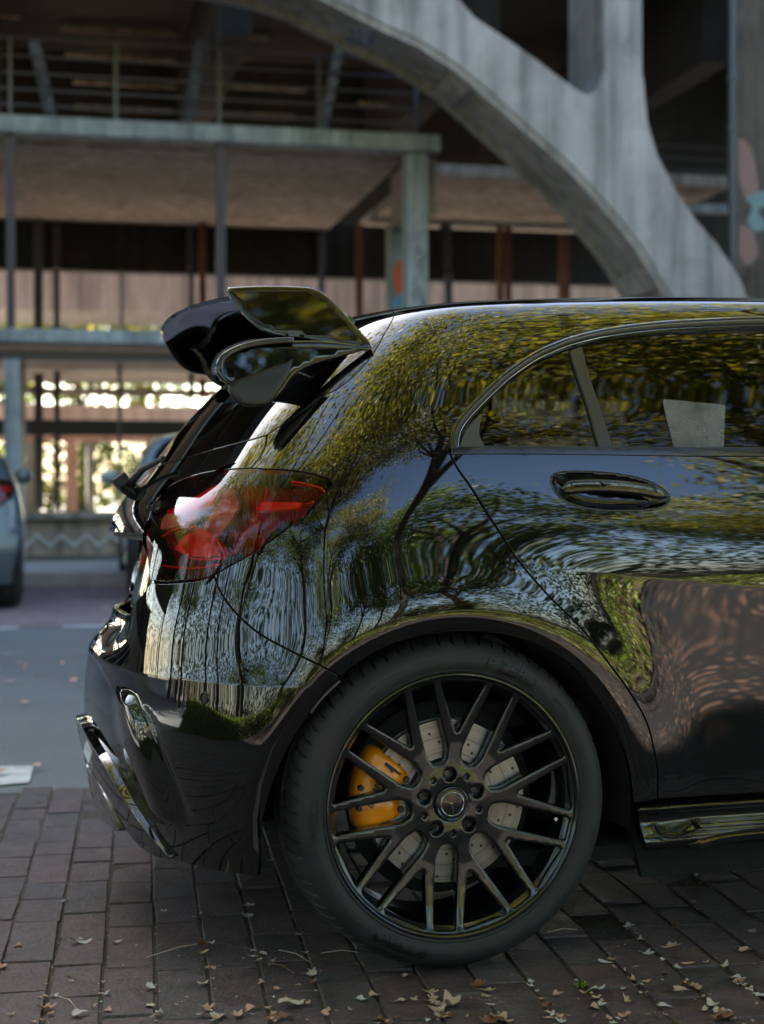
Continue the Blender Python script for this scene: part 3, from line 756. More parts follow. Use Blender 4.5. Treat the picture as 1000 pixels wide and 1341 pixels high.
w1 = make_wheel((.003, YW, ZW), parent=CAR); w1.scale = (1.04,)*3; make_caliper(w1)
def place_copy(src, loc, rz=0):
    c = copy_tree(src, CAR); c.location = loc; c.rotation_euler = (0, 0, rz); return c
w2 = place_copy(w1, (WB, YW, ZW)); w3 = place_copy(w1, (0, -YW, ZW), pi); w4 = place_copy(w1, (WB, -YW, ZW), pi)
# dark wheel housings and floor, so no daylight shows through the arches
ub = MB(); ub.box(-.0, 3.2, -.80, .80, .17, .20)
ub.build("underfloor", M_DARK, CAR)
for cx in (0, WB):
    for sy in (-1, 1):
        a = MB(); n = 20; V = []; F = []
        for k in range(n+1):
            t = -.12+(pi+.24)*k/n; V += [(cx+.395*cos(t), sy*.852, .29+.395*sin(t)), (cx+.385*cos(t), sy*.60, .29+.385*sin(t)), (cx+.1*cos(t), sy*.60, .29+.1*sin(t))]
        for k in range(n): F += [(k*3, k*3+1, k*3+4, k*3+3), (k*3+1, k*3+2, k*3+5, k*3+4)]
        a.add(V, F); a.build("wheel_housing", M_DARK, CAR)
# ---------------------------------------------------------------- trim, lamps and small parts of the car
def frame_at(P):
    """unit tangent / inward normal of a parameter-space polyline"""
    t = np.gradient(P, axis=0); t /= np.linalg.norm(t, axis=1)[:, None]+1e-9; return t, np.stack([-t[:, 1], t[:, 0]], 1)
def ribbon(name, pts, prof, mat, parent, side=1, step=.01, copy=True, closed=False, taper=0):
    """raised strip following a line on the body; prof = [(sideways, height)]"""
    P = np.array(catmull([us_of(p) for p in pts], step)) if not isinstance(pts, np.ndarray) else pts
    t, n = frame_at(P); n = n*side; V = []; m = len(prof)
    ds = np.linspace(0, 1, len(P))
    for w, h in prof:
        k = np.ones(len(P)) if not taper else np.clip(np.minimum(ds, 1-ds)/taper, 0, 1)**.5
        Q = P+n*w*k[:, None]; V.append(surf(Q[:, 0], Q[:, 1])+surf_n(Q[:, 0], Q[:, 1])*(h*k)[:, None])
    V = np.stack(V, 1); L = len(P); V = V.reshape(-1, 3); F = []
    for i in range(L-1):
        for j in range(m-1): F.append((i*m+j, i*m+j+1, (i+1)*m+j+1, (i+1)*m+j))
    F += [tuple(range(m)), tuple((L-1)*m+j for j in range(m-1, -1, -1))]
    out = []
    for sgn in ((1, -1) if copy else (1,)):
        mb = MB(); mb.add([tuple(p) if sgn > 0 else far_side(tuple(p)) for p in V], F); out.append(mb.build(name, mat, parent if sgn > 0 else MIRROR_PARENT.get(parent.name, parent), smooth=True, angle=35))
    return out[0]
# window surround
dl = DLO+DLO_F[1:]
ribbon("window_seal", dl, [(-.0015,-.012),(-.001,.0005),(.0035,.0022),(.007,.001),(.008,-.01)], M_TRIM, CAR, side=-1)
ribbon("window_moulding", dl, [(.0078,-.012),(.0080,.0012),(.0095,.0026),(.0125,.0032),(.0160,.0024),(.0170,.0010),(.0172,-.012)], M_MOULD, CAR, side=-1)
ribbon("window_moulding", dl, [(.0174,-.014),(.0176,-.003),(.0190,-.0020),(.0200,-.0028),(.021,-.014)], M_CHROME, CAR, side=-1)
panel("window_divider", path([(748,458),(762,452)], [(762,452),(780,517),(803,588)], [(803,588),(787,588)], [(787,588),(768,520),(748,458)]), M_MOULD, CAR, off=-.004, grid=.02, gap=.0005, lip=.003)
panel("window_corner", path([(602,586),(612,560),(632,538)], [(632,538),(629,552),(628,566),(633,578),(637,586)], [(637,586),(602,586)]), M_GREYP, CAR, off=-.006, grid=.02, gap=.0005)
panel("belt_trim", path([(590,586),(800,586),(1000,586.5),('w',1.5,1.036),('w',2.1,1.03)], [('w',2.1,1.03),('w',2.1,1.012)], [('w',2.1,1.012),('w',1.5,1.022),(1000,597),(800,595.5),(592,595)]), M_TRIM, CAR, off=.0025, grid=.02, gap=.0004, lip=.0018)
# door gaps: black strips behind the joints
gv = []; gf = []
for pts in (DOOR, TG_UP, TG_LO[:3], BP_SEAM, [('w',.985,.30),('w',1.006,.7),('w',.991,1.03)], [('w',2.055,.30),('w',2.12,.5),('w',2.135,.8),('w',2.11,1.0)], [(280,589),(236,602),(204,613)], [(191,701),('u',U_C,.863)]):
    V, F = seal("gap", pts, M_RUB, CAR); o = len(gv); gv += V; gf += [tuple(i+o for i in f) for f in F]
mesh_obj("door_seals", gv, gf, M_RUB, CAR)
# door handle in its shell-shaped recess
bar = [(732,642),(760,640),(800,641),(840,645),(868,651)]
B = np.array(catmull([us_of(p) for p in bar], .006)); S0 = surf(B[:, 0], B[:, 1]); N0 = surf_n(B[:, 0], B[:, 1])
def loft_closed(mb, C, A, Bv, n=24, power=3.4):
    """rounded section along centres C; A, Bv half-axis vectors per station"""
    V = []; L = len(C)
    for i in range(L):
        for k in range(n):
            q = 2*pi*k/n; c, s = cos(q), sin(q); c = math.copysign(abs(c)**(2/power), c); s = math.copysign(abs(s)**(2/power), s); V.append(C[i]+A[i]*c+Bv[i]*s)
    F = [(i*n+k, i*n+(k+1) % n, (i+1)*n+(k+1) % n, (i+1)*n+k) for i in range(L-1) for k in range(n)]+[tuple(range(n)), tuple(range((L-1)*n+n-1, (L-1)*n-1, -1))]
    mb.add(V, F)
def handle_bar(sgn):
    L = len(B); t = np.linspace(0, 1, L); env = np.clip(np.minimum(t/.06, (1-t)/.10), 0, 1)**.5
    off = .010+.008*np.sin(np.pi*np.clip(t*1.0, 0, 1)); C = S0+N0*off[:, None]
    A = np.tile(np.array([0, 0, 1.]), (L, 1))*(.0140*env*(1-.15*t))[:, None]+1e-5; Bv = N0*(.0065*env)[:, None]+1e-5
    if sgn < 0: C, A, Bv = C*[1,-1,1], A, Bv*[1,-1,1]
    mb = MB(); loft_closed(mb, C, A, Bv); return mb
for sg in (1, -1): handle_bar(sg).build("door_handle", M_PAINT, rdoor if sg > 0 else MIRROR_PARENT[rdoor.name], smooth=True, angle=50)
# ---- tail lamp interior
def lamp(name, pts, mat, off, grid=.02, parent=None, lip=.002, depth=.01, field=None, gap=.0005):
    return panel(name, path(*pts) if isinstance(pts[0], list) else path(pts), mat, parent or tl, off=off, grid=grid, gap=gap, lip=lip, depth=depth, field=field)
def lampmat(name, col, rough=.3, em=None, metal=.0):
    t = NT(name); t.set(Base_Color=(*col, 1), Roughness=rough, Metallic=metal); 
    c = t.coord((1, 1, 1)); w = t.add("ShaderNodeTexWave"); w.inputs['Scale'].default_value = 70; t.link(c, w.inputs[0]); t.bump(w.outputs['Fac'], .5, .004); return t.m
M_LHOUS = lampmat("lamp_housing", (.20, .012, .014), .3)
M_LRED = plain("red_reflector", (.95, .018, .014), .2, .0, Coat_Weight=1)
M_LCLR = lampmat("clear_reflector", (.80, .82, .84), .25, metal=.2)
M_LSIL = plain("silver_reflector", (.55, .50, .52), .2, .3)
panel("lamp_housing", lens, M_LHOUS, tl, off=-.055, grid=.02, depth=-.05, gap=.001, lip=0, field=lambda u, s: -.012*np.sin(s*60+u*25))
lamp("reverse_lamp", [[(203,690),(210,671),(228,669)], [(228,669),(252,667)], [(252,667),(250,675),(240,684)], [(240,684),(203,690)]], M_LCLR, -.012)
lamp("brake_light", [[(224,718),(232,700),(246,688)], [(246,688),(262,694),(274,707),(284,726)], [(284,726),(236,728)], [(236,728),(224,718)]], M_LRED, -.014, field=lambda u, s: .008*np.sin(u*110))
lamp("light_bar", [[(212,664),(240,650),(270,632)], [(270,632),(281,628)], [(281,628),(272,652),(252,662)], [(252,662),(212,668)]], M_LRED, -.014)
lamp("light_bar", [[(330,664),(338,653)], [(338,653),(393,654)], [(393,654),(388,661)], [(388,661),(330,664)]], M_LRED, -.012)
#lamp("light_bar", [[(300,648),(299,634)], [(299,634),(328,627)], [(328,627),(320,640)], [(320,640),(300,648)]], M_LRED, -.020)
lamp("silver_vane", [[(272,632),(296,630)], [(296,630),(300,655),(278,690),(262,706)], [(262,706),(252,690),(268,660)], [(268,660),(272,632)]], M_LSIL, -.026)
ribbon("light_guide", [(203,700),(222,690),(243,686),(262,692),(276,706),(286,727),(262,731),(236,729)], [(-.003,-.03),(-.002,-.016),(.002,-.016),(.003,-.03)], M_LRED, tl)
ribbon("light_guide", [(344,632),(338,654),(325,678),(310,702),(296,724)], [(-.0015,-.03),(-.001,-.018),(.001,-.018),(.0015,-.03)], M_LRED, tl)
ribbon("light_guide", [(376,624),(400,628),(418,634),(424,640),(416,650),(396,655)], [(-.0012,-.03),(-.001,-.016),(.001,-.016),(.0012,-.03)], M_LRED, tl)
ribbon("light_guide", [(200,738),(240,742),(290,736)], [(-.002,-.03),(-.0015,-.02),(.0015,-.02),(.002,-.03)], M_LRED, tl)
# ---- sill and side skirt
sk = path([(833,1058),(1000,1047.5),('w',1.4,.298),('w',2.04,.300)], [('w',2.04,.300),('w',2.05,.205)], [('w',2.05,.205),('w',1.4,.205),(1000,1098),(838,1108)], [(838,1108),(833,1058)])
skf = lambda u, s: .010+.016*np.exp(-((s-.222)/.022)**2)-.010*np.exp(-((s-.265)/.02)**2)
panel("side_skirt", sk, M_PAINT, CAR, grid=.012, field=skf, depth=.03)
ribbon("skirt_blade", [(888,1104),(905,1098),(1000,1083),('w',1.4,.232),('w',2.0,.225)], [(-.014,.0),(-.013,.030),(-.008,.036),(.002,.034),(.007,.026),(.008,.0)], M_PAINT, CAR, taper=.03)
for sy in (-1, 1): mb = MB(); mb.prism([(.40, .285), (2.1, .285), (2.08, .14), (.44, .13)], sy*.80-.01, sy*.80+.01); mb.build("sill_panel", M_DARK, CAR)
# ---- bumper details
blade = path([(168,917),(186,919)], [(186,919),(199,930),(209,948),(221,984),(234,1022),(244,1052),(249,1070),(246,1083),(237,1088)], [(237,1088),(222,1082),(200,1050),(180,1010),(166,975),(160,945),(168,917)])
bla = np.array(blade); 
def blf(u, s):
    u0 = np.interp(s, [.30, .66], [-.36, -.50]); return .003+.034*ss((u-u0)/.12)
#panel("bumper_fin", blade, M_PAINT, bumper, grid=.008, field=blf, depth=.03, gap=.0)
inset_d = path([(121,882),(138,897),(152,907),(168,918)], [(168,918),(160,945),(164,972),(178,1010)], [(178,1010),(150,990),(128,955),(116,925),(118,900),(121,882)])
#panel("bumper_insert", inset_d, M_SATIN, bumper, grid=.012, off=.006, gap=0, depth=.02)
strip = path([(112,940),(122,955),(142,990),(158,1018),(176,1052),(200,1088),(228,1122)], [(228,1122),(212,1121)], [(212,1121),(186,1102),(164,1072),(146,1035),(122,992),(112,968)], [(112,968),(112,940)])
panel("diffuser_strip", strip, M_PAINT, bumper, grid=.010, gap=0, depth=.04, field=lambda u, s: .012+.010*np.sin(np.clip((s-.2)/.4, 0, 1)*pi))
exh = path([(118,1000),(128,1003),(146,1037),(163,1072),(168,1084)], [(168,1084),(140,1072),(124,1052),(118,1028),(118,1000)])
panel("exhaust_surround", exh, M_TRIM, bumper, grid=.012, off=.020, gap=0, depth=.05)
for p in ((268,914),):
    u, s = us_of(p); c = surf(u, s)[0]; n = surf_n(np.array([u]), np.array([s]))[0]
    for sg in (1, -1):
        mb = MB(); mb.lathe([(.0001,-.001),(.0085,-.001),(.0095,-.0035),(.0105,-.0035),(.0112,-.001),(.0128,-.0005),(.0132,.004)], 40); o = mb.build("parking_sensor", M_TRIM, bumper, smooth=True)
        o.location = tuple(c) if sg > 0 else far_side(tuple(c)); o.rotation_euler = Vector((n[0], n[1]*sg, n[2])).to_track_quat('-Y', 'Z').to_euler()
# wheel-arch edge moulding at the bumper end
ribbon("arch_trim", [(445,891),(430,905),(417,919),(407,933)], [(-.004,-.004),(-.003,.002),(0,.004),(.003,.002),(.004,-.004)], M_MOULD, bumper)
# ---- badge, wiper, number plate on the tailgate
v, f = text_mesh("A 45", .034, .0022, 0, .0008)
for txt, p, sz in (("A45", (203,662), .036), ("AMG", None, .03)):
    v, f = text_mesh(txt, sz, .0022, 0, .0006)
    u, s = us_of((203,664)); 
    if p is None: continue
    # letters follow the skin: x runs along u, z along s
    mb = MB(); V = []
    for x, y, z in v:
        q = surf(u-.012+x*1.0, s+z)[0]; n = surf_n(np.array([u-.012+x]), np.array([s+z]))[0]; V.append(q+n*(.002-y))
    mb.add(V, f); mb.build("badge", M_CHROME, tail, fix=False)
u, s = -.80, .905; c = surf(-.86, .97)[0]
WX = surf(np.array([-.9]), np.array([.985]))[0]; wn = surf_n(np.array([-.9]), np.array([.985]))[0]
mb = MB(); b0 = Vector(WX)+Vector((0, .09, 0)); nn = Vector(wn)
mb.tube([b0-nn*.01, b0+nn*.022], .020, 14); mb.tube([b0+nn*.014, b0+nn*.024+Vector((.03, -.12, .035)), b0+nn*.020+Vector((.05, -.30, .06))], [.010, .008, .006], 8)
wp = mb.build("wiper", M_BLKT, tail, smooth=True)
mb = MB(); mb.box(-.018, .018, -.03, .03, -.012, .016); o = mb.build("wiper_cap", M_BLKT, tail, bevel=.004); P = at_w = None
o.location = tuple(b0+nn*.034); o.rotation_euler = (0, radians(-35), 0)
# ---- roof spoiler -------------------------------------------------------------------------------
def pt(px, py, y):
    """pixel -> point in the vertical plane at distance y from the car's centre line"""
    w = _d*FPX+_r*(px-500)-_u*(py-670.5); t = (y-CAM[1])/w[1]; return CAM+w*t
SP = bpy.data.objects.new("roof_spoiler", None); COL.objects.link(SP); SP.parent = tail; SP.empty_display_size = .1
def plate(name, outline, y_of, th, mat, parent, sides=(1, -1), step=.012, round_=.004, bulge=0):
    """curved plate: outline measured on the photograph, y_of(x, z) the lateral position of its outer face"""
    P = []
    for seg in outline:
        Q = []
        for p in seg:
            y = -.55
            for _ in range(12): q = pt(p[0], p[1], y); y = y_of(q[0], q[2])
            Q.append((q[0], q[2]))
        c = catmull(Q, step); P += c[:-1]
    P = np.array(P); A = .5*np.sum(P[:, 0]*np.roll(P[:, 1], -1)-np.roll(P[:, 0], -1)*P[:, 1])
    if A < 0: P = P[::-1].copy()
    Qi, P = inset([tuple(p) for p in P], round_)
    lo, hi = P.min(0), P.max(0); g = .012; X, Y = [a.ravel() for a in np.meshgrid(np.arange(lo[0], hi[0], g), np.arange(lo[1], hi[1], g))]
    k = in_poly(X, Y, Qi); X, Y = X[k], Y[k]; k = dist_poly(X, Y, Qi) > g*.4; X, Y = X[k], Y[k]; n = len(Qi)
    v2, _, f2, *_ = delaunay_2d_cdt([Vector(p) for p in Qi]+[Vector(p) for p in zip(X, Y)], [(i, (i+1) % n) for i in range(n)], [list(range(n))], 1, 1e-7)
    v2 = np.array([tuple(v) for v in v2]); F = [tuple(f) for f in f2]; m = len(v2)
    yo = np.array([y_of(a, b) for a, b in v2]); V = [(a, y, b) for (a, b), y in zip(v2, yo)]
    V += [(a, y_of(a, b)+round_*.9, b) for a, b in P]; V += [(a, y_of(a, b)+th-round_*.9, b) for a, b in P]; o3 = len(V); V += [(a, y+th, b) for (a, b), y in zip(v2, yo)]
    F2 = list(F)
    # ring order: boundary of the inset polygon keeps indices 0..n-1
    for a0, b0 in ((0, m), (m, m+n)):
        F2 += [(a0+i, b0+i, b0+(i+1) % n, a0+(i+1) % n) for i in range(n)]
    F2 += [(m+n+i, o3+i, o3+(i+1) % n, m+n+(i+1) % n) for i in range(n)]; F2 += [tuple(o3+i for i in f[::-1]) for f in F]
    for sg in sides:
        mb = MB(); mb.add([(x, y*sg, z) for x, y, z in V], F2); mb.build(name, mat, parent, smooth=True, angle=50)
# end plates: big outward-leaning fins, the outer face slightly hollow
def y_end(x, z): return -.630+(z-1.25)*.42+.30*max(0., -.10-x)-.20*(x+.24)**2
ENDP = [[(300,376),(340,374),(380,374.5),(408,376.5),(424,383)], [(424,383),(445,404),(466,427),(484,447),(487,455),(481,460)], [(481,460),(440,452),(400,444),(370,441),(345,433),(325,418),(310,400),(300,387),(297,381),(300,376)]]
plate("end_plate", ENDP, y_end, .014, M_PAINT, SP)
# the wing blade: from the roof edge rearwards between the plates
def wing():
    mb = MB(); V = []; ns = 41; prof = []
    ys = np.linspace(-.50, .50, ns)
    sec = [(0, 0), (.06, .010), (.2, .020), (.45, .024), (.7, .018), (.88, .010), (.97, .004), (1, -.002), (.985, -.008), (.9, -.010), (.7, -.012), (.45, -.014), (.2, -.018), (.05, -.02)]
    a = pt(470, 440, -.52); b = pt(300, 381, -.50)
    for y in ys:
        k = 1-(y/.5)**2; xf = -.10-.02*k; zf = 1.318+.020*k; xr = b[0]-.050*k+.0; zr = b[2]-.012+.012*k
        for t, h in sec: V.append((xf+(xr-xf)*t, y, zf+(zr-zf)*t+h))
    m = len(sec); F = [(i*m+j, i*m+(j+1) % m, (i+1)*m+(j+1) % m, (i+1)*m+j) for i in range(ns-1) for j in range(m)]+[tuple(range(m)), tuple(range((ns-1)*m+m-1, (ns-1)*m-1, -1))]
    mb.add(V, F); return mb.build("wing_blade", M_PAINT, SP, smooth=True, angle=40)
wing()
# lower spoiler body hugging the top of the tailgate glass
def body_sp():
    mb = MB(); V = []; ns = 45; ys = np.linspace(-.50, .50, ns)
    for y in ys:
        k = 1-(abs(y)/.5)**2.6; e = .55*min(1, max(0., .5-abs(y))/.05)**.5
        x0 = -.11; z0 = 1.285+.045*k; x1 = -.25-.035*k; z1 = 1.262+.035*k
        sec = [(x0, z0+.015*e), ((x0+x1)/2, (z0+z1)/2+.022*e), (x1+.03, z1+.022*e), (x1, z1+.008*e), (x1+.004, z1-.012*e), (x1+.03, z1-.030*e), ((x0+x1)/2, (z0+z1)/2-.040*e), (x0, z0-.055*e)]
        V += [(x, y, z) for x, z in sec]
    m = 8; F = [(i*m+j, i*m+(j+1) % m, (i+1)*m+(j+1) % m, (i+1)*m+j) for i in range(ns-1) for j in range(m)]+[tuple(range(m)), tuple(range((ns-1)*m+m-1, (ns-1)*m-1, -1))]
    mb.add(V, F); return mb.build("spoiler_body", M_TRIM, SP, smooth=True, angle=50)
body_sp()
# side cheeks between plate and glass: dark flap, lower lobe shaped after the spoiler's mirror image in the glass
def y_ck(x, z): return -.632+(z-1.2)*.12+.16*max(0., -.12-x)
CHK = [[(487,456),(460,450),(420,446),(385,446)], [(385,446),(340,448),(310,454),(290,466),(284,480),(288,496),(300,503)], [(300,503),(303,516),(312,526),(335,531),(356,528)], [(356,528),(372,510),(385,492),(410,478),(445,468),(487,456)]]
plate("spoiler_cheek", CHK, y_ck, .016, M_PAINT, SP, sides=(1,))
def y_lb(x, z): return y_ck(x, z)-.014+1.2*((x+.335)**2+(z-1.165)**2)
LOB = [[(300,500),(330,490),(360,478),(384,470)], [(384,470),(378,492),(362,518),(350,530),(325,532),(306,524),(299,511),(300,500)]]
plate("mirrored_lobe", LOB, y_lb, .012, M_SATIN, SP, sides=(1,))  # solid stand-in for the spoiler's mirror image in the rear glass
def y_fl(x, z): return y_ck(x, z)-.016
FLP = [[(282,484),(288,466),(312,452),(345,444),(385,441)], [(385,441),(384,449)], [(384,449),(345,452),(315,459),(296,471),(292,488),(305,506)], [(305,506),(290,497),(282,484)]]
plate("spoiler_winglet", FLP, y_fl, .018, M_TRIM, SP, sides=(1,), round_=.0025)
def y_far(x, z): return .50
plate("spoiler_cheek", [[(238,446),(262,470),(270,490),(284,504),(304,513)], [(304,513),(330,500),(350,470),(340,445)], [(340,445),(290,430),(238,446)]], y_far, .016, M_TRIM, SP, sides=(1,))
# ---- cabin
mb = MB(); mb.box(-.35, 2.3, -.74, .74, .45, .50); mb.box(-.28, -.05, -.55, .55, .5, .90)
mb.build("cabin_floor", M_DARK, CAR)
for x0 in (.25, 1.25):
    for yc in (-.37, .37):
        mb = MB(); mb.box(x0-.1, x0+.42, yc-.24, yc+.24, .50, .66); se = mb.build("seat", M_SATIN, CAR, bevel=.04, smooth=True)
        mb = MB(); mb.prism([(x0-.02, .62), (x0+.12, .62), (x0-.06, 1.17), (x0-.16, 1.16)], yc-.22, yc+.22); mb.build("seat_back", M_SATIN, se, bevel=.03, smooth=True)
        mb = MB(); mb.prism([(x0-.09, 1.18), (x0+.0, 1.18), (x0-.05, 1.32), (x0-.13, 1.31)], yc-.12, yc+.12); mb.build("headrest", M_SATIN, se, bevel=.03, smooth=True)
# door mirrors
for sg in (-1, 1):
    mb = MB(); C = []; A = []; Bv = []
    for t in np.linspace(0, 1, 9):
        e = math.sqrt(max(.02, 1-(2*t-1)**2)); C.append(np.array([1.93+.03*t, sg*(.90+.20*t), 1.02+.01*t])); A.append(np.array([.085*e, 0, 0])); Bv.append(np.array([0, 0, .07*e]))
    loft_closed(mb, C, A, Bv); mb.tube([(1.95, sg*.83, .99), (1.94, sg*.94, 1.0)], .022, 10); mb.build("door_mirror", M_PAINT, CAR, smooth=True)
windscreen = path([('u',U1+.255,1.08),('u',U1+.255,1.42)], [('u',U1+.255,1.42),('u',U1+.942,1.42)], [('u',U1+.942,1.42),('u',U1+.942,1.04)], [('u',U1+.942,1.04),('u',U1+.255,1.08)])
panel("windscreen", windscreen, M_GLASS, CAR, mode='join', grid=.03, off=-.004)
panel("bonnet", hd, M_PAINT, CAR, mode='join', grid=.025)
# ---------------------------------------------------------------- materials of the place
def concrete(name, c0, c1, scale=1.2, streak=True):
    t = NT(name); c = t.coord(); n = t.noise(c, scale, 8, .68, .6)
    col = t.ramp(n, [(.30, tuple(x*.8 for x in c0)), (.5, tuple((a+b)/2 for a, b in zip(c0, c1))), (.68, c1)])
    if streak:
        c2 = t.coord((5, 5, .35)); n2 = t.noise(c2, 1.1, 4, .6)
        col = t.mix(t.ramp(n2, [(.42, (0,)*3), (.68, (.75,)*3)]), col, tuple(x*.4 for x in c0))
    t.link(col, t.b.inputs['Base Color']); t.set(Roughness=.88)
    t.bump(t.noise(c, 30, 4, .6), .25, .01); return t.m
M_CONC = concrete("weathered_concrete", (.235, .215, .19), (.41, .38, .34))
M_CONC2 = concrete("shuttered_concrete", (.20, .165, .14), (.42, .36, .31), .8)
M_CONCD = concrete("shaded_concrete", (.006, .005, .0045), (.026, .020, .016), .9)  # near-black tone puts the deep shade under the bridge into the colour
M_PALE = concrete("pale_plaster", (.52, .45, .42), (.72, .64, .60), .4)
M_PINK = concrete("salmon_plaster", (.42, .23, .18), (.55, .33, .27), .6)
M_TEAL = concrete("teal_painted_steel", (.23, .275, .285), (.36, .415, .43), 2.5)
M_POST = plain("dark_painted_steel", (.035, .030, .040), .5)
M_RUST = concrete("rusty_steel", (.10, .035, .018), (.20, .075, .03), 4)
M_PIPE = plain("dark_pipe", (.03, .04, .045), .4)
def asphalt():
    t = NT("asphalt"); c = t.coord(); n = t.noise(c, .9, 6, .6); f = t.noise(c, 90, 2, .6)
    col = t.ramp(n, [(.3, (.085, .094, .10)), (.7, (.125, .137, .145))]); pt_ = t.ramp(t.noise(c, .35, 2, .4), [(.50, (0,)*3), (.52, (.5,)*3)]); col = t.mix(pt_, col, (.06, .066, .07)); col = t.mix(t.ramp(f, [(.4, (0,)*3), (.7, (.45,)*3)]), col, (.22, .23, .24))
    t.link(col, t.b.inputs['Base Color']); t.set(Roughness=.62); t.bump(f, .4, .004); return t.m
M_ASPH = asphalt()
def brick_mat(name, ca, cb, cc, isl=True):
    t = NT(name); c = t.coord(); g = t.add("ShaderNodeNewGeometry"); rnd = g.outputs['Random Per Island']
    base = t.ramp(rnd, [(0, ca), (.3, cb), (.5, cc), (.7, ca), (.85, cc), (1, cb)])
    n = t.noise(c, 9, 6, .65, .3); base = t.mix(t.ramp(n, [(.35, (0,)*3), (.8, (.6,)*3)]), base, tuple(x*1.9 for x in cb), 'MIX')
    sc = t.ramp(t.noise(c, 2.3, 5, .7, 1.0), [(.56, (0,)*3), (.70, (.75,)*3)])   # pale lime bloom here and there
    s2 = t.ramp(t.noise(c, 30, 4, .7), [(.42, (0,)*3), (.62, (1,)*3)]); mm = t.mix(1.0, sc, s2, 'MULTIPLY')
    base = t.mix(mm, base, (.20, .185, .18))
    fl = t.ramp(t.noise(c, 18, 6, .75, .5), [(.40, (.55,)*3), (.52, (0,)*3)]); base = t.mix(fl, base, (.024, .019, .019)); dst = t.ramp(t.noise(c, 240, 2, .6), [(.60, (0,)*3), (.70, (.5,)*3)]); base = t.mix(dst, base, (.20, .17, .16))
    pit = t.ramp(t.noise(c, 130, 2, .5), [(.32, (.9,)*3), (.38, (0,)*3)]); base = t.mix(pit, base, (.012, .010, .010))
    t.link(base, t.b.inputs['Base Color']); t.link(t.ramp(n, [(.3, (.42,)*3), (.7, (.72,)*3)]), t.b.inputs['Roughness'])
    h = t.mix(.5, n, t.noise(c, 55, 5, .7)); t.bump(h, .9, .010); return t.m
M_BRICK = brick_mat("dark_clinker_brick", (.056, .040, .044), (.078, .050, .054), (.032, .036, .042))
M_JOINT = concrete("sandy_joint", (.012, .010, .008), (.075, .06, .046), 60, False)
M_PARKB = concrete("reddish_block_paving", (.15, .115, .12), (.22, .165, .17), 3, False)
M_WHITE = concrete("worn_white_road_paint", (.40, .41, .42), (.62, .63, .63), 9, False)
M_SIDE = concrete("pavement_slabs", (.30, .29, .28), (.42, .40, .38), 1.5, False)
def leaf_mat(name, ca, cb, cc, trans=.5):
    t = NT(name); t.n.remove(t.b); g = t.add("ShaderNodeNewGeometry")
    col = t.ramp(g.outputs['Random Per Island'], [(0, ca), (.45, cb), (.85, cc), (1, ca)])
    d = t.add("ShaderNodeBsdfDiffuse"); q = t.add("ShaderNodeBsdfTranslucent"); m = t.add("ShaderNodeMixShader"); m.inputs[0].default_value = trans
    gl = t.add("ShaderNodeBsdfGlossy"); gl.inputs['Roughness'].default_value = .45; m2 = t.add("ShaderNodeMixShader"); m2.inputs[0].default_value = .04
    t.link(col, d.inputs[0]); t.link(col, q.inputs[0]); t.link(d.outputs[0], m.inputs[1]); t.link(q.outputs[0], m.inputs[2])
    t.link(m.outputs[0], m2.inputs[1]); t.link(gl.outputs[0], m2.inputs[2]); t.link(m2.outputs[0], t.out.inputs[0]); return t.m
M_LEAF = leaf_mat("yellow_green_leaves", (.10, .14, .015), (.28, .27, .02), (.42, .33, .02))
M_LEAF2 = leaf_mat("green_leaves", (.05, .10, .015), (.10, .17, .025), (.22, .25, .04))
M_LEAF3 = leaf_mat("dark_wood_leaves", (.018, .035, .008), (.035, .060, .012), (.08, .10, .02), .4)
M_GRASS = leaf_mat("ground_ivy", (.08, .14, .015), (.18, .26, .03), (.32, .38, .05), .35)
M_YARD = concrete("dusty_yard", (.07, .065, .06), (.15, .14, .125), 1.5, False)
M_BARK = concrete("bark", (.035, .027, .02), (.10, .08, .06), 6)
def path_mat():
    t = NT("leaf_strewn_footpath"); c = t.coord(); v = t.add("ShaderNodeTexVoronoi"); v.inputs['Scale'].default_value = 17; t.link(c, v.inputs['Vector'])
    n = t.noise(c, 2.0, 5, .65, .8); n2 = t.noise(c, 40, 3, .6)
    lf = t.ramp(v.outputs['Color'], [(.2, (.05, .03, .02)), (.45, (.21, .12, .085)), (.7, (.08, .048, .034)), (.9, (.38, .26, .21))])
    base = t.mix(n2, (.012, .012, .014), (.034, .032, .032)); m = t.ramp(n, [(.42, (0,)*3), (.54, (1,)*3)])
    k = t.ramp(v.outputs['Distance'], [(.30, (1,)*3), (.5, (0,)*3)]); m2 = t.mix(1.0, m, k, 'MULTIPLY')
    t.link(t.mix(m2, base, lf), t.b.inputs['Base Color']); t.set(Roughness=.85); return t.m
M_PATH = path_mat()
M_SOIL = concrete("leafy_soil", (.05, .04, .025), (.14, .10, .06), 5, False)
# ---------------------------------------------------------------- frames of reference
RB = radians(-4)
def TB(p):      # the hall and the bridge stand 4 degrees askew to the parked car
    u, v, z = p; return (u*cos(RB)-v*sin(RB), u*sin(RB)+v*cos(RB), z)
def at(px, py, v):
    """pixel of the photograph -> (u, z) on the building plane at depth v"""
    w = _d*FPX+_r*(px-500)-_u*(py-670.5); n = np.array([-sin(RB), cos(RB), 0.]); t = (v-CAM@n)/(w@n); P = CAM+w*t
    return (P[0]*cos(RB)+P[1]*sin(RB), P[2])
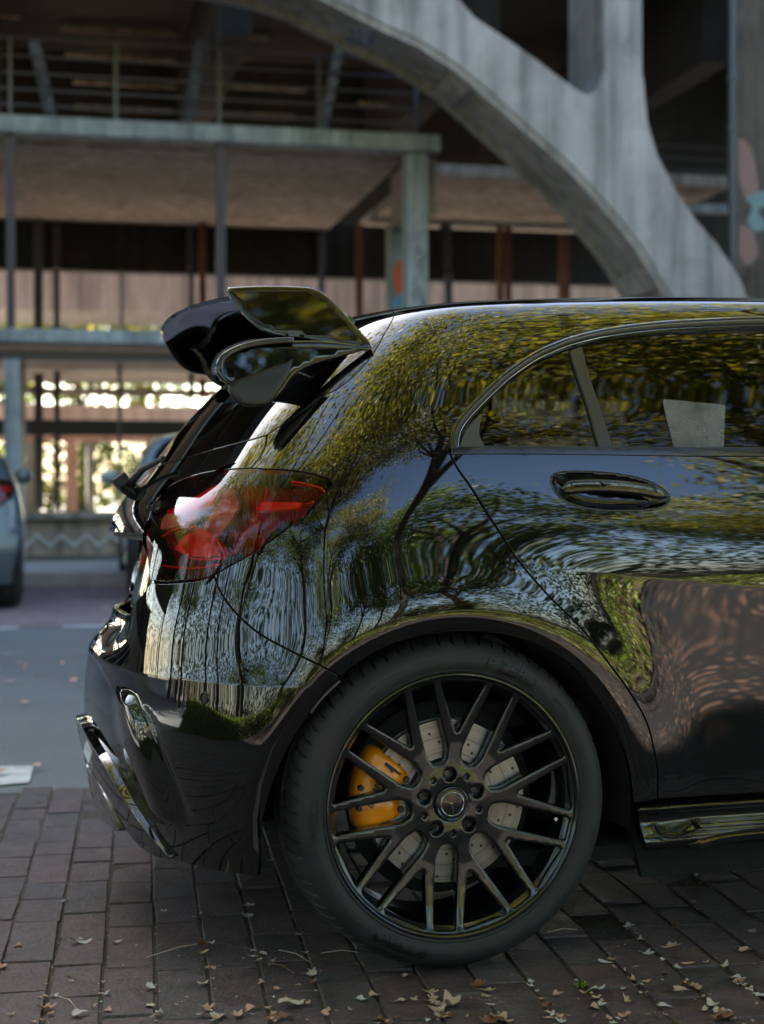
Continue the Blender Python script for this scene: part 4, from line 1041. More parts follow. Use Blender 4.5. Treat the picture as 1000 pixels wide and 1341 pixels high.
# ---------------------------------------------------------------- ground sheets
def sheet(name, x0, x1, y0, y1, z, mat, kind='structure', n=1, T=None):
    v = [(x0+(x1-x0)*i/n, y0+(y1-y0)*j/n, z) for i in range(n+1) for j in range(n+1)]
    if T: v = [T(p) for p in v]
    o = mesh_obj(name, v, [(i*(n+1)+j, (i+1)*(n+1)+j, (i+1)*(n+1)+j+1, i*(n+1)+j+1) for i in range(n) for j in range(n)], mat); return tag(o, kind=kind)
sheet("ground", -300, 300, -300, 300, -.06, M_SOIL)
sheet("asphalt_road", -60, 60, 1.30, 7.62, -.012, M_ASPH)
sheet("parking_lane", -60, 60, 7.62, 12.42, -.008, M_PARKB)
sheet("far_pavement", -60, 60, 12.60, 15.5, .104, M_SIDE); sheet("far_yard", -60, 60, 12.60, 60, .10, M_YARD)
k = MB(); k.box(-60, 60, 12.42, 12.6, -.05, .12); tag(k.build("kerb", M_SIDE, bevel=.01), kind='structure')
for i, (a, b) in enumerate(((-.6-4.5, -.39), (-.08, 2.2), (3.2, 5.6), (6.6, 9))):
    sheet("road_marking", a, b, 7.50, 7.62, -.006, M_WHITE)
x = ground_x = None
def gpt(px, py, z=-.020):
    w = _d*FPX+_r*(px-500)-_u*(py-670.5); t = (z-CAM[2])/w[2]; return CAM+w*t
a = gpt(-30, 1018); b = gpt(42, 998)
v = [tuple(gpt(*p)[:2])+(-.006,) for p in ((-60, 1030), (38, 1022), (44, 1000), (-60, 1002))]
tag(mesh_obj("road_marking", v, [(0, 1, 2, 3)], M_WHITE), kind='structure')
# brick paving: every clinker laid on its own, joints running slightly askew to the car
rng = np.random.default_rng(5); random.seed(5)
BA = radians(7.4); bd = np.array([sin(BA), cos(BA)]); bn = np.array([cos(BA), -sin(BA)])
sheet("paving_bed", -60, 60, -2.1, 1.34, -.0045, M_JOINT)
sheet("footpath", -60, 60, -5.3, -1.92, -.003, M_PATH)
V = []; F = []
for i in range(-46, 62):
    w = .1035; u0 = i*w+.042; v = -3.4+random.random()*.3
    while v < 1.5:
        L = random.choice((.205, .205, .20, .30, .30, .155)); g = .0020+random.random()*.0014
        near = abs(u0) < 2.2
        j = rng.normal(0, .0016, (4, 2)); zt = rng.normal(0, .0016)+.0; tilt = rng.normal(0, .008, 2)
        c = [(u0+g, v+g), (u0+w-g, v+g), (u0+w-g, v+L-g), (u0+g, v+L-g)]
        cx, cy = u0+w/2, v+L/2; mid = bn*cx+bd*cy
        lim = 1.34+.03*sin(mid[0]*5)+rng.normal(0, .012)
        if mid[1] < lim and -2.0 < mid[1]:
            o = len(V); e = .0026
            for lev in range(3):
                ins = (0, 0, e)[lev]; zz = (-.03, -.004, 0)[lev]
                for q, (a, b) in enumerate(c):
                    a2 = a+j[q][0]+(ins if a < cx else -ins); b2 = b+j[q][1]+(ins if b < cy else -ins)
                    P = bn*a2+bd*b2; V.append((P[0], P[1], zz+zt+tilt[0]*(a-cx)+tilt[1]*(b-cy)-.001))
            F += [(o+8, o+9, o+10, o+11)]
            for lev in range(2):
                for q in range(4): F.append((o+lev*4+q, o+lev*4+(q+1) % 4, o+lev*4+4+(q+1) % 4, o+lev*4+4+q))
        v += L
pv = mesh_obj("brick_paving", V, F, M_BRICK); tag(pv, kind='structure'); pv.data.shade_smooth(); pv.data.set_sharp_from_angle(angle=radians(50))
# ---------------------------------------------------------------- lawn bank opposite the car
def bank_h(x, y):
    d = np.clip((-5.2-y)/1.0, 0, 1); return .02+.30*(1-(1-d)**2)+.10*np.clip((-6.2-y)/4, 0, 1)+.04*np.sin(x*1.7)*d+.03*np.sin(x*4.1+y*2)*d
gx = np.linspace(-30, 30, 90); gy = np.concatenate([np.linspace(-5.2, -8, 24), np.linspace(-8.6, -60, 24)])
X, Y = np.meshgrid(gx, gy, indexing='ij'); Z = bank_h(X, Y); n2 = len(gy)
bank = mesh_obj("lawn_bank", np.stack([X.ravel(), Y.ravel(), Z.ravel()], 1), [(i*n2+j+1, (i+1)*n2+j+1, (i+1)*n2+j, i*n2+j) for i in range(len(gx)-1) for j in range(n2-1)], M_SOIL, smooth=True); tag(bank, kind='structure')
def fast_quads(name, C0, A, B, mat, parent=None):
    """one quad per row: centre C0, half axes A and B"""
    n = len(C0); v = np.stack([C0-A*.9-B*.25, C0+A*.1-B, C0+A, C0+A*.1+B], 1).reshape(-1, 3)
    me = bpy.data.meshes.new(name); me.vertices.add(4*n); me.vertices.foreach_set('co', v.ravel().astype('f'))
    me.loops.add(4*n); me.loops.foreach_set('vertex_index', np.arange(4*n, dtype='i')); me.polygons.add(n)
    me.polygons.foreach_set('loop_start', np.arange(0, 4*n, 4, dtype='i')); me.polygons.foreach_set('loop_total', np.full(n, 4, dtype='i'))
    me.update(); me.materials.append(mat); o = bpy.data.objects.new(name, me); COL.objects.link(o)
    if parent: o.parent = parent
    return o
def rand_dir(n, flat=0.):
    d = rng.normal(size=(n, 3)); d[:, 2] *= 1-flat; return d/np.linalg.norm(d, axis=1)[:, None]
n = 42000; gxs = rng.uniform(-14, 12, n); gys = -5.15-rng.exponential(2.6, n); gz = bank_h(gxs, gys)+rng.uniform(0, .07, n)
A = rand_dir(n)*rng.uniform(.015, .04, n)[:, None]; B = np.cross(A, rand_dir(n))*.8; 
g = fast_quads("ground_ivy", np.stack([gxs, gys, gz], 1), A, B, M_GRASS); tag(g, "low green ivy and grass growing on the sunny bank", "ground cover", kind='stuff')
# planted bed beside the paving, behind the car's tail
def bed_h(x, y):
    e = np.minimum(np.minimum(-5.1-x, x+13.5)/.35, np.minimum(y+5.2, 1.0-y)/.35); return .42*(1-(1-np.clip(e, 0, 1))**2)+.04*np.sin(x*3+y*2)*np.clip(e, 0, 1)
bx = np.concatenate([np.linspace(-13.5, -6, 20), np.linspace(-5.9, -5.1, 10)]); by = np.linspace(-5.2, 1.0, 30); X, Y = np.meshgrid(bx, by, indexing='ij'); Z = bed_h(X, Y)-.005
bed = mesh_obj("planted_bed", np.stack([X.ravel(), Y.ravel(), Z.ravel()], 1), [(i*30+j, (i+1)*30+j, (i+1)*30+j+1, i*30+j+1) for i in range(29) for j in range(29)], M_SOIL, smooth=True); tag(bed, kind='structure')
n = 30000; bxx = -5.05-rng.exponential(1.6, n); bxx = np.clip(bxx, -13.4, -5.05); byy = rng.uniform(-5.2, 1.0, n); A = rand_dir(n)*rng.uniform(.012, .035, n)[:, None]; B = np.cross(A, rand_dir(n))*.8
g = fast_quads("hedge_cover", np.stack([bxx, byy, bed_h(bxx, byy)+rng.uniform(0, .07, n)], 1), A, B, M_GRASS); tag(g, "low green hedge plants covering the bed behind the car's tail", "ground cover", kind='stuff')
# ---------------------------------------------------------------- trees
def crown_data(seed, rx, rz, clumps, per, leaf=.06, spread=.42, hollow=.45):
    r = np.random.default_rng(seed); d = r.normal(size=(clumps, 3)); d /= np.linalg.norm(d, axis=1)[:, None]
    rad = hollow+(1-hollow)*r.random(clumps)**.6; c = d*rad[:, None]*np.array([rx, rx, rz]); c[:, 2] *= np.where(c[:, 2] < 0, .75, 1)
    keep = r.random(clumps) < .9; c = c[keep]
    n = len(c)*per; P = np.repeat(c, per, 0)+r.normal(size=(n, 3))*spread*np.array([1, 1, .55])
    A = r.normal(size=(n, 3)); A[:, 2] *= .6; A /= np.linalg.norm(A, axis=1)[:, None]; B = np.cross(A, r.normal(size=(n, 3))); B /= np.linalg.norm(B, axis=1)[:, None]
    s = leaf*r.uniform(.6, 1.25, n)[:, None]; return P, A*s, B*s*.62, c
CROWN = {}
def tree(x, y, h, seed, label, group, mat, rx=2.6, rz=2.6, clumps=120, per=110, tr=.16, leaf=.065, z0=0, spread=.42, lean=(0, 0)):
    e = empty("broadleaf_tree", label, "tree", (x, y, z0), group); r = random.Random(seed); zc = h-rz*.9
    P, A, B, c = crown_data(seed, rx, rz, clumps, per, leaf, spread)
    cz = np.array([lean[0], lean[1], zc]); o = fast_quads("crown", P+cz, A, B, mat, e)
    mb = MB(); top = Vector((lean[0]*.9, lean[1]*.9, zc)); pts = [Vector((0, 0, -.1))]
    for k in range(1, 7):
        t = k/6; pts.append(Vector((lean[0]*.9*t*t+r.uniform(-.12, .12), lean[1]*.9*t*t+r.uniform(-.12, .12), zc*t)))
    mb.tube(pts, [tr*(1.35 if k == 0 else 1-.11*k) for k in range(7)], 10)
    for k in range(14):
        i = r.randint(3, 6); a = pts[i]; q = c[r.randrange(len(c))]+cz; b = Vector(q)
        m = a.lerp(b, .5)+Vector((r.uniform(-.3, .3), r.uniform(-.3, .3), r.uniform(-.1, .4)))
        mb.tube([a, a.lerp(m, .6), m, b], [tr*.42, tr*.33, tr*.22, tr*.06], 7)
    mb.build("trunk", M_BARK, e, smooth=True); return e
GT = "trees on the lawn bank"
T1 = tree(-3.4, -7.4, 11.6, 1, "yellowing tree on the bank, its crown reaching over the rear of the car", GT, M_LEAF, 4.4, 3.0, 210, 110, .12, leaf=.075, z0=.3, lean=(.6, 4.0))
T2 = tree(1.2, -8.2, 12.8, 2, "tallest yellow tree, straight opposite the rear door", GT, M_LEAF, 4.8, 3.4, 240, 110, .15, leaf=.075, z0=.3, lean=(.8, 4.4))
T3 = tree(5.4, -7.6, 11.4, 3, "yellow leaning tree opposite the front door", GT, M_LEAF, 4.4, 3.0, 200, 110, .16, leaf=.075, z0=.3, lean=(-.3, 3.6))
T4 = tree(-8.4, -8.3, 9.6, 4, "green tree on the bank behind the rear end of the car", GT, M_LEAF2, 3.8, 3.6, 170, 105, .2, leaf=.08, z0=.3, lean=(.2, .8))
T5 = tree(10.4, -8.6, 9.8, 5, "green tree farthest right in the front row", GT, M_LEAF2, 4.0, 3.6, 170, 105, .2, leaf=.08, z0=.3)
def again(src, x, y, rz, sc, label):
    c = copy_tree(src); c.location = (x, y, .35); c.rotation_euler = (0, 0, rz); c.scale = (sc,)*3; c['label'] = label; return c
again(T5, -1.2, -13.8, 1.0, .85, "green tree in the second row, behind the two nearest yellow ones")
again(T4, 4.4, -14.6, 2.2, .95, "green tree in the second row opposite the front wheel")
again(T1, 8.8, -13.6, 3.9, .9, "yellowing tree in the second row at the right")
again(T3, -6.4, -14.2, 5.0, .95, "yellowing tree in the second row at the left")
again(T5, -12.5, -11.5, 4.0, 1.0, "green tree at the left end of the bank")
again(T4, 1.6, -20.5, .6, 1.1, "green tree in the back row, between the two wheels")
again(T5, -9.5, -20, 2.6, 1.1, "green tree in the back row at the left")
again(T4, 12.5, -19, 4.4, 1.1, "green tree in the back row at the right")
again(T2, -12.2, -1.0, -1.2, .8, "yellow tree by the road behind the rear bumper")
again(T5, -17.5, -5.5, 1.0, 1.0, "green tree by the road, farthest behind the rear bumper")
again(T1, -8.6, -2.6, -1.9, 1.0, "yellowing tree by the kerb, its crown hanging over the rear bumper")
again(T3, -11.0, 3.4, -1.6, .9, "yellow tree beside the road at the left, nearest the bridge")
again(T4, -16.5, 1.0, .3, 1.1, "green tree beside the road at the left, farther out")
again(T5, -15.5, 7.5, 2.1, 1.0, "green tree beside the road at the left, next to the parking bays")
tree(6.2, -2.4, 8.3, 12, "slender yellow street tree, thin crown hanging over the front of the black car", GT, M_LEAF, 4.2, 1.9, 90, 100, .11, leaf=.075, lean=(-3.0, 2.6))  # two added unseen trees, their sparse crowns dapple sunlight on the footpath
tree(-6.6, -2.5, 8.0, 13, "added street tree, out of view behind the black car, thin yellow crown dappling sun", GT, M_LEAF, 4.0, 1.8, 84, 100, .11, leaf=.075, lean=(3.2, 2.4))
again(T5, -12.6, 14.5, 1.9, .8, "green tree beyond the road at the left, nearest the brick shed")
again(T4, -16.5, 11.5, 3.1, .8, "green tree beyond the road at the left, between two others")
again(T1, -20.5, 15.5, 2.6, .85, "yellow tree beyond the road, farthest left")
again(T5, -24, 9.5, 4.6, .9, "green tree beside the apartment block")
again(T1, 15.5, -9, 2.0, 1.0, "yellowing tree at the right end of the bank")
# far wood closing the horizon: reads as one mass
n = 115000; t_ = rng.uniform(0, 1, n); ang = t_*radians(360); R_ = np.where(np.sin(ang) > .45, 62, 34)+rng.normal(0, 2.2, n); hz = rng.uniform(0, 1, n)**1.15*(12+2.6*np.sin(ang*23)+1.5*np.sin(ang*61))
A = rand_dir(n)*rng.uniform(.10, .26, n)[:, None]; B = np.cross(A, rand_dir(n))*.8
g = fast_quads("far_wood", np.stack([R_*np.cos(ang), R_*np.sin(ang), hz], 1), A, B, M_LEAF3); tag(g, "far green wood closing the view across the lawn", "wood", kind='stuff')
# shrubs closing the view at eye height
def shrub(x, y, h, seed, label, mat, rx=1.2):
    e = empty("shrub", label, "shrub", (x, y, float(bank_h(np.array(x), np.array(y))) if y < -5 else .05), "shrubs on the lawn bank" if y < 0 else "shrubs beyond the hall")
    P, A, B, c = crown_data(seed, rx, h*.55, 40, 75, .06, .25, .3); fast_quads("foliage", P+np.array([0, 0, h*.5]), A, B, mat, e)
    mb = MB(); r = random.Random(seed)
    for k in range(7):
        q = c[r.randrange(len(c))]; mb.tube([(0, 0, -.1), (q[0]*.4, q[1]*.4, h*.3), (q[0]*.9, q[1]*.9, h*.5+q[2]*.8)], [.03, .02, .006], 6)
    mb.build("stem", M_BARK, e, smooth=True); return e
for i, (x, y, h, m, l) in enumerate(((-6.3, -11.5, 2.2, M_LEAF2, "rounded green shrub at the left of the bank"), (-2.8, -16, 2.6, M_LEAF2, "dark green shrub behind the small tree"), (3.1, -12.2, 1.8, M_LEAF, "low yellow shrub in the middle of the bank"), (8.2, -12.6, 2.4, M_LEAF2, "bushy green shrub at the right of the bank"))):
    shrub(x, y, h, 40+i, l, m)
# ---------------------------------------------------------------- arched concrete bridge
BR = empty("arched_bridge", "weathered grey concrete arch bridge with open spandrel columns above the parking bays", "bridge")
def curve_pts(pts, v, n=6):
    P = [at(*p, v) for p in pts]; return catmull(P, .25)
VA = 13.2
lower = [(-300,-60),(0,-75),(230,-62),(360,-38),(430,-8),(500,28),(550,50),(600,82),(650,125),(700,170),(750,215),(800,270),(840,320),(870,370),(905,440),(935,520),(955,620),(962,740)]
upper1 = [(1010,740),(1010,600),(1000,460),(985,405),(968,362),(940,320),(910,285),(880,240),(860,200),(847,155),(842,100),(840,0),(840,-900)]
notch = [(791,-900),(791,0),(790,90),(782,115),(770,122),(758,118),(740,105),(700,75),(650,40),(620,20),(600,-4),(500,-90),(420,-160),(350,-260),(340,-330),(338,-900)]
P1 = curve_pts(lower, VA); P2 = curve_pts(upper1[:4], VA)+curve_pts(upper1[3:], VA)[1:]; P3 = curve_pts(notch, VA)
poly = P1+P2+P3
lft = [at(300, -900, VA), at(300, -330, VA), at(280, -260, VA), at(100, -200, VA), at(-300, -180, VA)]
mb = MB(); mb.prism(poly+lft, VA, VA+1.25, TB)
rib = mb.build("arch_rib", M_CONC, BR, bevel=0)
# cross ribs and coffer frame under the arch
mb = MB()
for (p, q) in (((552, 118), (590, 92)), ((786, 340), (826, 312)), ((352, 32), (396, 4))):
    a = at(*p, VA+.6); b = at(*q, VA+.6)
def under(i0, i1, v0, v1, th, mbx):
    seg = P1[i0:i1]; 
    for a, b in zip(seg[:-1], seg[1:]):
        d = Vector((b[0]-a[0], b[1]-a[1])).normalized(); nn = Vector((-d.y, d.x)); nn = nn if nn.y < 0 else -nn
        a2 = (a[0]+nn.x*th, a[1]+nn.y*th); b2 = (b[0]+nn.x*th, b[1]+nn.y*th)
        up = (a[0]-nn.x*.02, a[1]-nn.y*.02); ub = (b[0]-nn.x*.02, b[1]-nn.y*.02)
        mbx.prism([up, ub, b2, a2], v0, v1, TB)
m = len(P1); under(2, m-2, VA+.03, VA+.16, .07, mb); under(2, m-2, VA+1.08, VA+1.22, .07, mb)
for t in (.34, .52, .745, .9): i = int(m*t); under(i, i+2, VA+.17, VA+1.07, .09, mb)
mb.build("coffer_frame", M_CONC, BR)
# second rib line farther back, piers, deck
mb = MB()
a = at(960, 0, 15.2)[0]; b = at(1130, 0, 15.2)[0]
mb.prism([(a, 0), (b, 0), (b, 10.8), (a, 10.8)], 13.6, 15.4, TB)
mb.build("pier", M_CONC, BR, bevel=.06)
mb = MB(); mb.prism([(-10.5, 10.5), (40, 10.5), (40, 11.3), (-10.5, 11.3)], 12.2, 27, TB)
for v in (12.2, 26.7): mb.prism([(-10.5, 11.3), (40, 11.3), (40, 12.3), (-10.5, 12.3)], v, v+.3, TB)
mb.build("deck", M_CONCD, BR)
mb = MB()
for u in np.arange(-12, 14, 3.4): mb.prism([(u, 7.0), (u+.4, 7.0), (u+.4, 8.6), (u, 8.6)], 17.2, 26.8, TB)
mb.prism([(-40, 8.6), (40, 8.6), (40, 8.9), (-40, 8.9)], 15.6, 26.9, TB)
mb.prism([(-40, 5.4), (40, 5.4), (40, 8.6), (-40, 8.6)], 24.5, 24.9, TB)
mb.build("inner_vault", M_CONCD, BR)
mb = MB()
for (y, x0, x1) in ((33, 80, 232), (43, 280, 352), (68, 86, 232), (72, 290, 330), (104, 95, 232), (110, 300, 400), (137, 98, 226), (146, 280, 386), (17, 0, 26), (133, 470, 540)):  # pale bars standing in for the dim strips of light under the deck
    mb = MB(); u0, z0 = at(x0, y, 22.5); u1, _ = at(x1, y, 22.5); mb.prism([(u0, z0-.03), (u1, z0-.03), (u1, z0+.03), (u0, z0+.03)], 22.5, 22.6, TB); mb.build("light_strip_bar", M_CONC2, BR)
# dim brick and frames seen to the right of the arch
mb = MB(); u0 = at(836, 200, 21)[0]; u1 = at(965, 200, 21)[0]; mb.prism([(u0, 0), (u1+2, 0), (u1+2, 9), (u0, 9)], 21.3, 21.6, TB); mb.build("rear_wall", M_CONCD, BR)
# painted tags on the intrados
def tagpaint(name, parent, T, pts, w, mat, seed=0):
    mb = MB(); mb.tube([T(*p) for p in pts], w, 6); return mb.build(name, mat, parent, smooth=True)
# ---------------------------------------------------------------- open steel and concrete hall
HL = empty("open_hall", "two storey open parking hall of concrete slabs on dark steel posts with teal edge beams", "building", (0, 0, 0))
VF = 15.2
def beam(mb, x0, x1, y0, y1, v0, v1, ref=0): 
    """horizontal member, measured at image column ref"""
    _, z1 = at(ref, y0, v0); _, z0 = at(ref, y1, v0); u0 = at(x0, y0, v0)[0]; u1 = at(x1, y0, v0)[0]; mb.prism([(u0, z0), (u1, z0), (u1, z1), (u0, z1)], v0, v1, TB); return z0, z1
mb = MB(); _, zt0 = at(0, 150, VF); u0 = at(-1500, 150, VF)[0]; u1 = at(574, 150, VF)[0]; zb0 = zt0-.20
mb.prism([(u0, zb0), (u1, zb0), (u1, zt0), (u0, zt0)], VF-.12, VF+.10, TB)
u2 = at(-1200, 150, VF)[0]
mb.build("edge_beam", M_TEAL, HL, bevel=.02)
mb = MB(); us = at(541, 200, VF)[0]; mb.prism([(u0, zb0+.02), (us, zb0+.02), (us, zt0-.02), (u0, zt0-.02)], VF+.12, 21.3, TB)
for v in np.arange(VF+.5, 21.2, .62): mb.prism([(u0, zb0-.004), (us, zb0-.004), (us, zb0+.02), (u0, zb0+.02)], v, v+.60, TB)
mb.build("upper_slab", M_CONC2, HL)
# right, lower part of the upper slab behind the arch
mb = MB(); ua, za = at(560, 212, 17.5); ub, _ = at(960, 212, 17.5); mb.prism([(ua, za-.15), (ub, za-.15), (ub, za), (ua, za)], 17.5, 22.5, TB); mb.build("edge_beam", M_CONC2, HL)
u_, z_ = at(600, 226, 21.0); ub_, _ = at(1010, 226, 21.0); mb = MB(); mb.prism([(at(872, 0, 18)[0], at(0, 228, 18)[1]-.12), (at(962, 0, 18)[0], at(0, 228, 18)[1]-.12), (at(962, 0, 18)[0], at(0, 228, 18)[1]), (at(872, 0, 18)[0], at(0, 228, 18)[1])], 18, 18.2, TB); mb.build("edge_beam", M_TEAL, HL)
# deep back beam (brown band) and bays
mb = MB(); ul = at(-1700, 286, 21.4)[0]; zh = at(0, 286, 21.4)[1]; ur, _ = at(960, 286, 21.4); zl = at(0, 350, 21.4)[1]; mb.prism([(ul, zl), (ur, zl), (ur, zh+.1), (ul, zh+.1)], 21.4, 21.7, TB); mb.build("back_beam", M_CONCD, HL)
# lower storey slab
mb = MB(); zt1 = at(0, 428, VF)[1]; zb1 = zt1-.16; ue = at(262, 430, VF)[0]; mb.prism([(u0, zb1), (ue+3, zb1), (ue+3, zt1), (u0, zt1)], VF-.1, VF+.1, TB); mb.build("edge_beam", M_TEAL, HL, bevel=.02)
mb = MB(); mb.prism([(u0, zb1+.01), (ue+8, zb1+.01), (ue+8, zt1-.03), (u0, zt1-.03)], VF+.11, 22.5, TB)
for y0, y1, v in ((455, 468, VF+.3), (505, 514, 21.8), (547, 566, 19.5)):
    z0 = at(0, y1, v)[1]; z1 = at(0, y0, v)[1]; mb.prism([(u0, z0), (ue+8, z0), (ue+8, z1), (u0, z1)], v, v+.2, TB)
mb.build("lower_slab", M_CONC2, HL)
mb = MB()
for y0, y1, v in ((458, 470, VF+.2), (548, 568, 19.4)):
    z0 = at(0, y1, v)[1]; z1 = at(0, y0, v)[1]; mb.prism([(u0, z0), (ue+8, z0), (ue+8, z1), (u0, z1)], v-.12, v-.02, TB)
mb.build("floor_joist", M_POST, HL)
mb = MB(); a = at(222, 0, 19.4)[0]; zt = at(0, 556, 19.4)[1]; mb.prism([(a, zt), (a+.55, zt-.45), (a+.75, zt-.45), (a+.75, zt)], 19.2, 19.4, TB); mb.build("knee_brace", M_POST, HL)
# posts
def post(px, w, y0, y1, v, mat, name="post", d=None):
    mb = MB(); uc = at(px, 640, v)[0]; hw = w*(v+3.9)/2083/2; z1 = at(px, y0, v)[1]; z0 = at(px, y1, v)[1] if y1 else .1
    mb.prism([(uc-hw, z0), (uc+hw, z0), (uc+hw, z1), (uc-hw, z1)], v, v+(d or hw*2), TB); return mb.build(name, mat, HL, bevel=.012)
for a in ((15, 11, 168, 430, VF-.02, M_POST), (290, 12, 184, 430, VF-.02, M_POST), (51, 12, 285, 665, 20.4, M_POST), (75, 8, 352, 665, 19.8, M_POST),
          (157, 5, 470, 665, 17.2, M_POST), (266, 9, 290, 520, 20.9, M_RUST), (251, 7, 355, 520, 19.8, M_POST), (471, 9, 292, 520, 20.9, M_RUST), (421, 8, 300, 520, 21.2, M_POST),
          (655, 8, 294, 520, 20.6, M_RUST), (666, 8, 294, 520, 20.6, M_RUST), (740, 13, 305, 520, 20.0, M_RUST), (588, 10, 355, 520, 20.4, M_POST), (75, 10, 290, 350, 21.3, M_POST), (250, 10, 290, 350, 21.3, M_POST),
          (421, 12, 290, 350, 21.3, M_POST), (585, 13, 292, 350, 21.3, M_POST), (160, 4, 350, 430, 21.0, M_POST)):
    post(*a)
for px in (-170, -400, -640, -900, -1180): post(px, 12, 168, 430, VF-.02, M_POST); post(px+3, 18, 468, None, VF, M_TEAL, "column"); post(px-90, 12, 285, 665, 20.4, M_POST)
post(16, 20, 468, None, VF, M_TEAL, "column"); post(29, 9, 470, None, VF+1.2, M_CONC, "column")
# corner column with graffiti
mb = MB(); a = at(534, 0, VF)[0]; b = at(560, 0, VF)[0]; zz = zb0; mb.prism([(a, .1), (b, .1), (b, zz), (a, zz)], VF-.02, VF+.32, TB); gc = mb.build("painted_column", M_TEAL, HL, bevel=.01)
mb = MB(); a = at(511, 0, VF+1.6)[0]; b = at(531, 0, VF+1.6)[0]; z2 = at(0, 270, VF+1.6)[1]; mb.prism([(a, .1), (b, .1), (b, z2), (a, z2)], VF+1.6, VF+1.9, TB); mb.build("painted_column", M_TEAL, HL, bevel=.01)
mb = MB(); a0 = at(513, 260, VF+1.6); a1 = at(530, 240, VF+.4); mb.prism([(a, z2-.1), (b+.1, z2-.1), (b+.1, zb0), (a, zb0)], VF+.33, VF+1.59, TB); mb.build("bracket", M_CONC2, HL)
M_ORG = plain("orange_spray_paint", (.62, .13, .05), .6); M_BLU = plain("blue_spray_paint", (.10, .32, .52), .6); M_BLK = plain("black_spray_paint", (.012, .012, .014), .6)
def patch(name, pts, v, mat, parent, th=.006):
    P = [at(x, y, v) for x, y in pts]; P = catmull(P+[P[0]], .04)[:-1]; mb = MB(); mb.prism(P, v-th, v-.001, TB); return mb.build(name, mat, parent)
patch("graffiti", [(519, 342), (527, 338), (529, 352), (528, 376), (521, 384), (516, 372), (515, 354)], VF+1.6, M_ORG, HL)
patch("graffiti", [(513, 392), (522, 385), (530, 388), (530, 400), (514, 402)], VF+1.6, M_BLU, HL)
r3 = random.Random(3)
mb = MB()
for k in range(14):
    x0 = 540+r3.uniform(0, 16); y0 = 318+r3.uniform(0, 75); P = [at(x0+r3.uniform(-5, 5), y0+q*4, VF-.02) for q in range(4)]; mb.tube([TB((p[0], VF-.022, p[1])) for p in P], .006, 5)
mb.build("graffiti", M_BLK, HL)
# railing of the upper deck
RL = MB(); RP = []; M_RAIL = plain('grey_railing_paint', (.07, .07, .09), .5)
for px in (15, 153, 288, 418, 545):
    uc = at(px, 640, VF)[0]; mb = MB(); mb.prism([(uc-.025, zt0), (uc+.025, zt0), (uc+.025, zt0+.93), (uc-.025, zt0+.93)], VF, VF+.05, TB); mb.build("railing_post", M_RAIL, HL)
uA = at(-200, 640, VF)[0]; uB = at(548, 640, VF)[0]
for z in (.93, .72, .52, .33, .15): RL = MB(); RL.tube([TB((uA, VF+.025, zt0+z)), TB((uB, VF+.025, zt0+z))], .017, 8); RL.build("rail", M_RAIL, HL, smooth=True)
for z in (at(0, 148, 20)[1], at(0, 165, 20)[1], at(0, 182, 20)[1]): mb = MB(); mb.tube([TB((at(842, 0, 20)[0], 20, z)), TB((at(955, 0, 20)[0], 20, z))], .016, 8); mb.build("rail", M_POST, HL, smooth=True)
M_STRUT = concrete('blotchy_paint', (.03, .028, .025), (.22, .20, .17), 7)
for (xa, xb, w) in ((45, 72, 14), (264, 243, 14), (447, 422, 12)):
    mb = MB(); ut, zt = at(xa, 52, 18.5); ub, zb = at(xb, 172, 18.5); hw = w*.0108/2; mb.prism([(ub-hw, zb), (ub+hw, zb), (ut+hw, zt), (ut-hw, zt)], 18.5, 18.7, TB); mb.build("raking_strut", M_STRUT, HL)
# ---------------------------------------------------------------- low wall with ledge
LW = empty("low_wall", "low grey concrete wall with a projecting ledge and a pale painted zigzag, behind the bays", "wall")
mb = MB(); zw = at(100, 668, 17.1)[1]; mb.prism([(-22, .1), (12, .1), (12, zw-.09), (-22, zw-.09)], 17.1, 17.4, TB); mb.build("wall_body", M_CONC2, LW)
mb = MB(); mb.prism([(-22.1, zw-.088), (12.1, zw-.088), (12.1, zw), (-22.1, zw)], 16.95, 17.45, TB); mb.build("ledge", M_CONC, LW, bevel=.01)
mb = MB(); zz = []
for i in range(30): zz.append((at(30, 0, 17.0)[0]+i*.155, .26+(.10 if i % 2 else -.04)))
mb.tube([TB((u, 17.09, z)) for u, z in zz], .035, 6); mb.build("painted_zigzag", M_WHITE, LW, smooth=True)
bw = empty("brick_shed", "brown brick shed beyond the left end of the hall", "building"); mb = MB(); mb.prism([(-26, .1), (-8.2, .1), (-8.2, 3.4), (-26, 3.4)], 22.8, 26, TB); mb.build("wall", M_CONCD, bw); mb = MB(); mb.prism([(-26.2, 3.4), (-8.0, 3.4), (-8.0, 3.6), (-26.2, 3.6)], 22.6, 26.2, TB); mb.build("roof", M_CONC2, bw)
# downpipe
DP = empty("downpipe", "dark rainwater pipe with clamps on the right bridge pier", "pipe")
uu, _ = at(958, 100, 13.4); mb = MB(); mb.tube([TB((uu, 13.4, 3.2)), TB((uu, 13.4, 6.3)), TB((uu, 13.4, 12))], .045, 12); mb.build("pipe", M_PIPE, DP, smooth=True)
for y in (100, 167, 259, 335):
    mb = MB(); z = at(958, y, 13.4)[1]; mb.lathe([(.046, -.03), (.062, -.03), (.062, .03), (.046, .03)], 16, 'z', TB((uu, 13.4, z)), closed=True); mb.build("clamp", M_PIPE, DP, smooth=True)
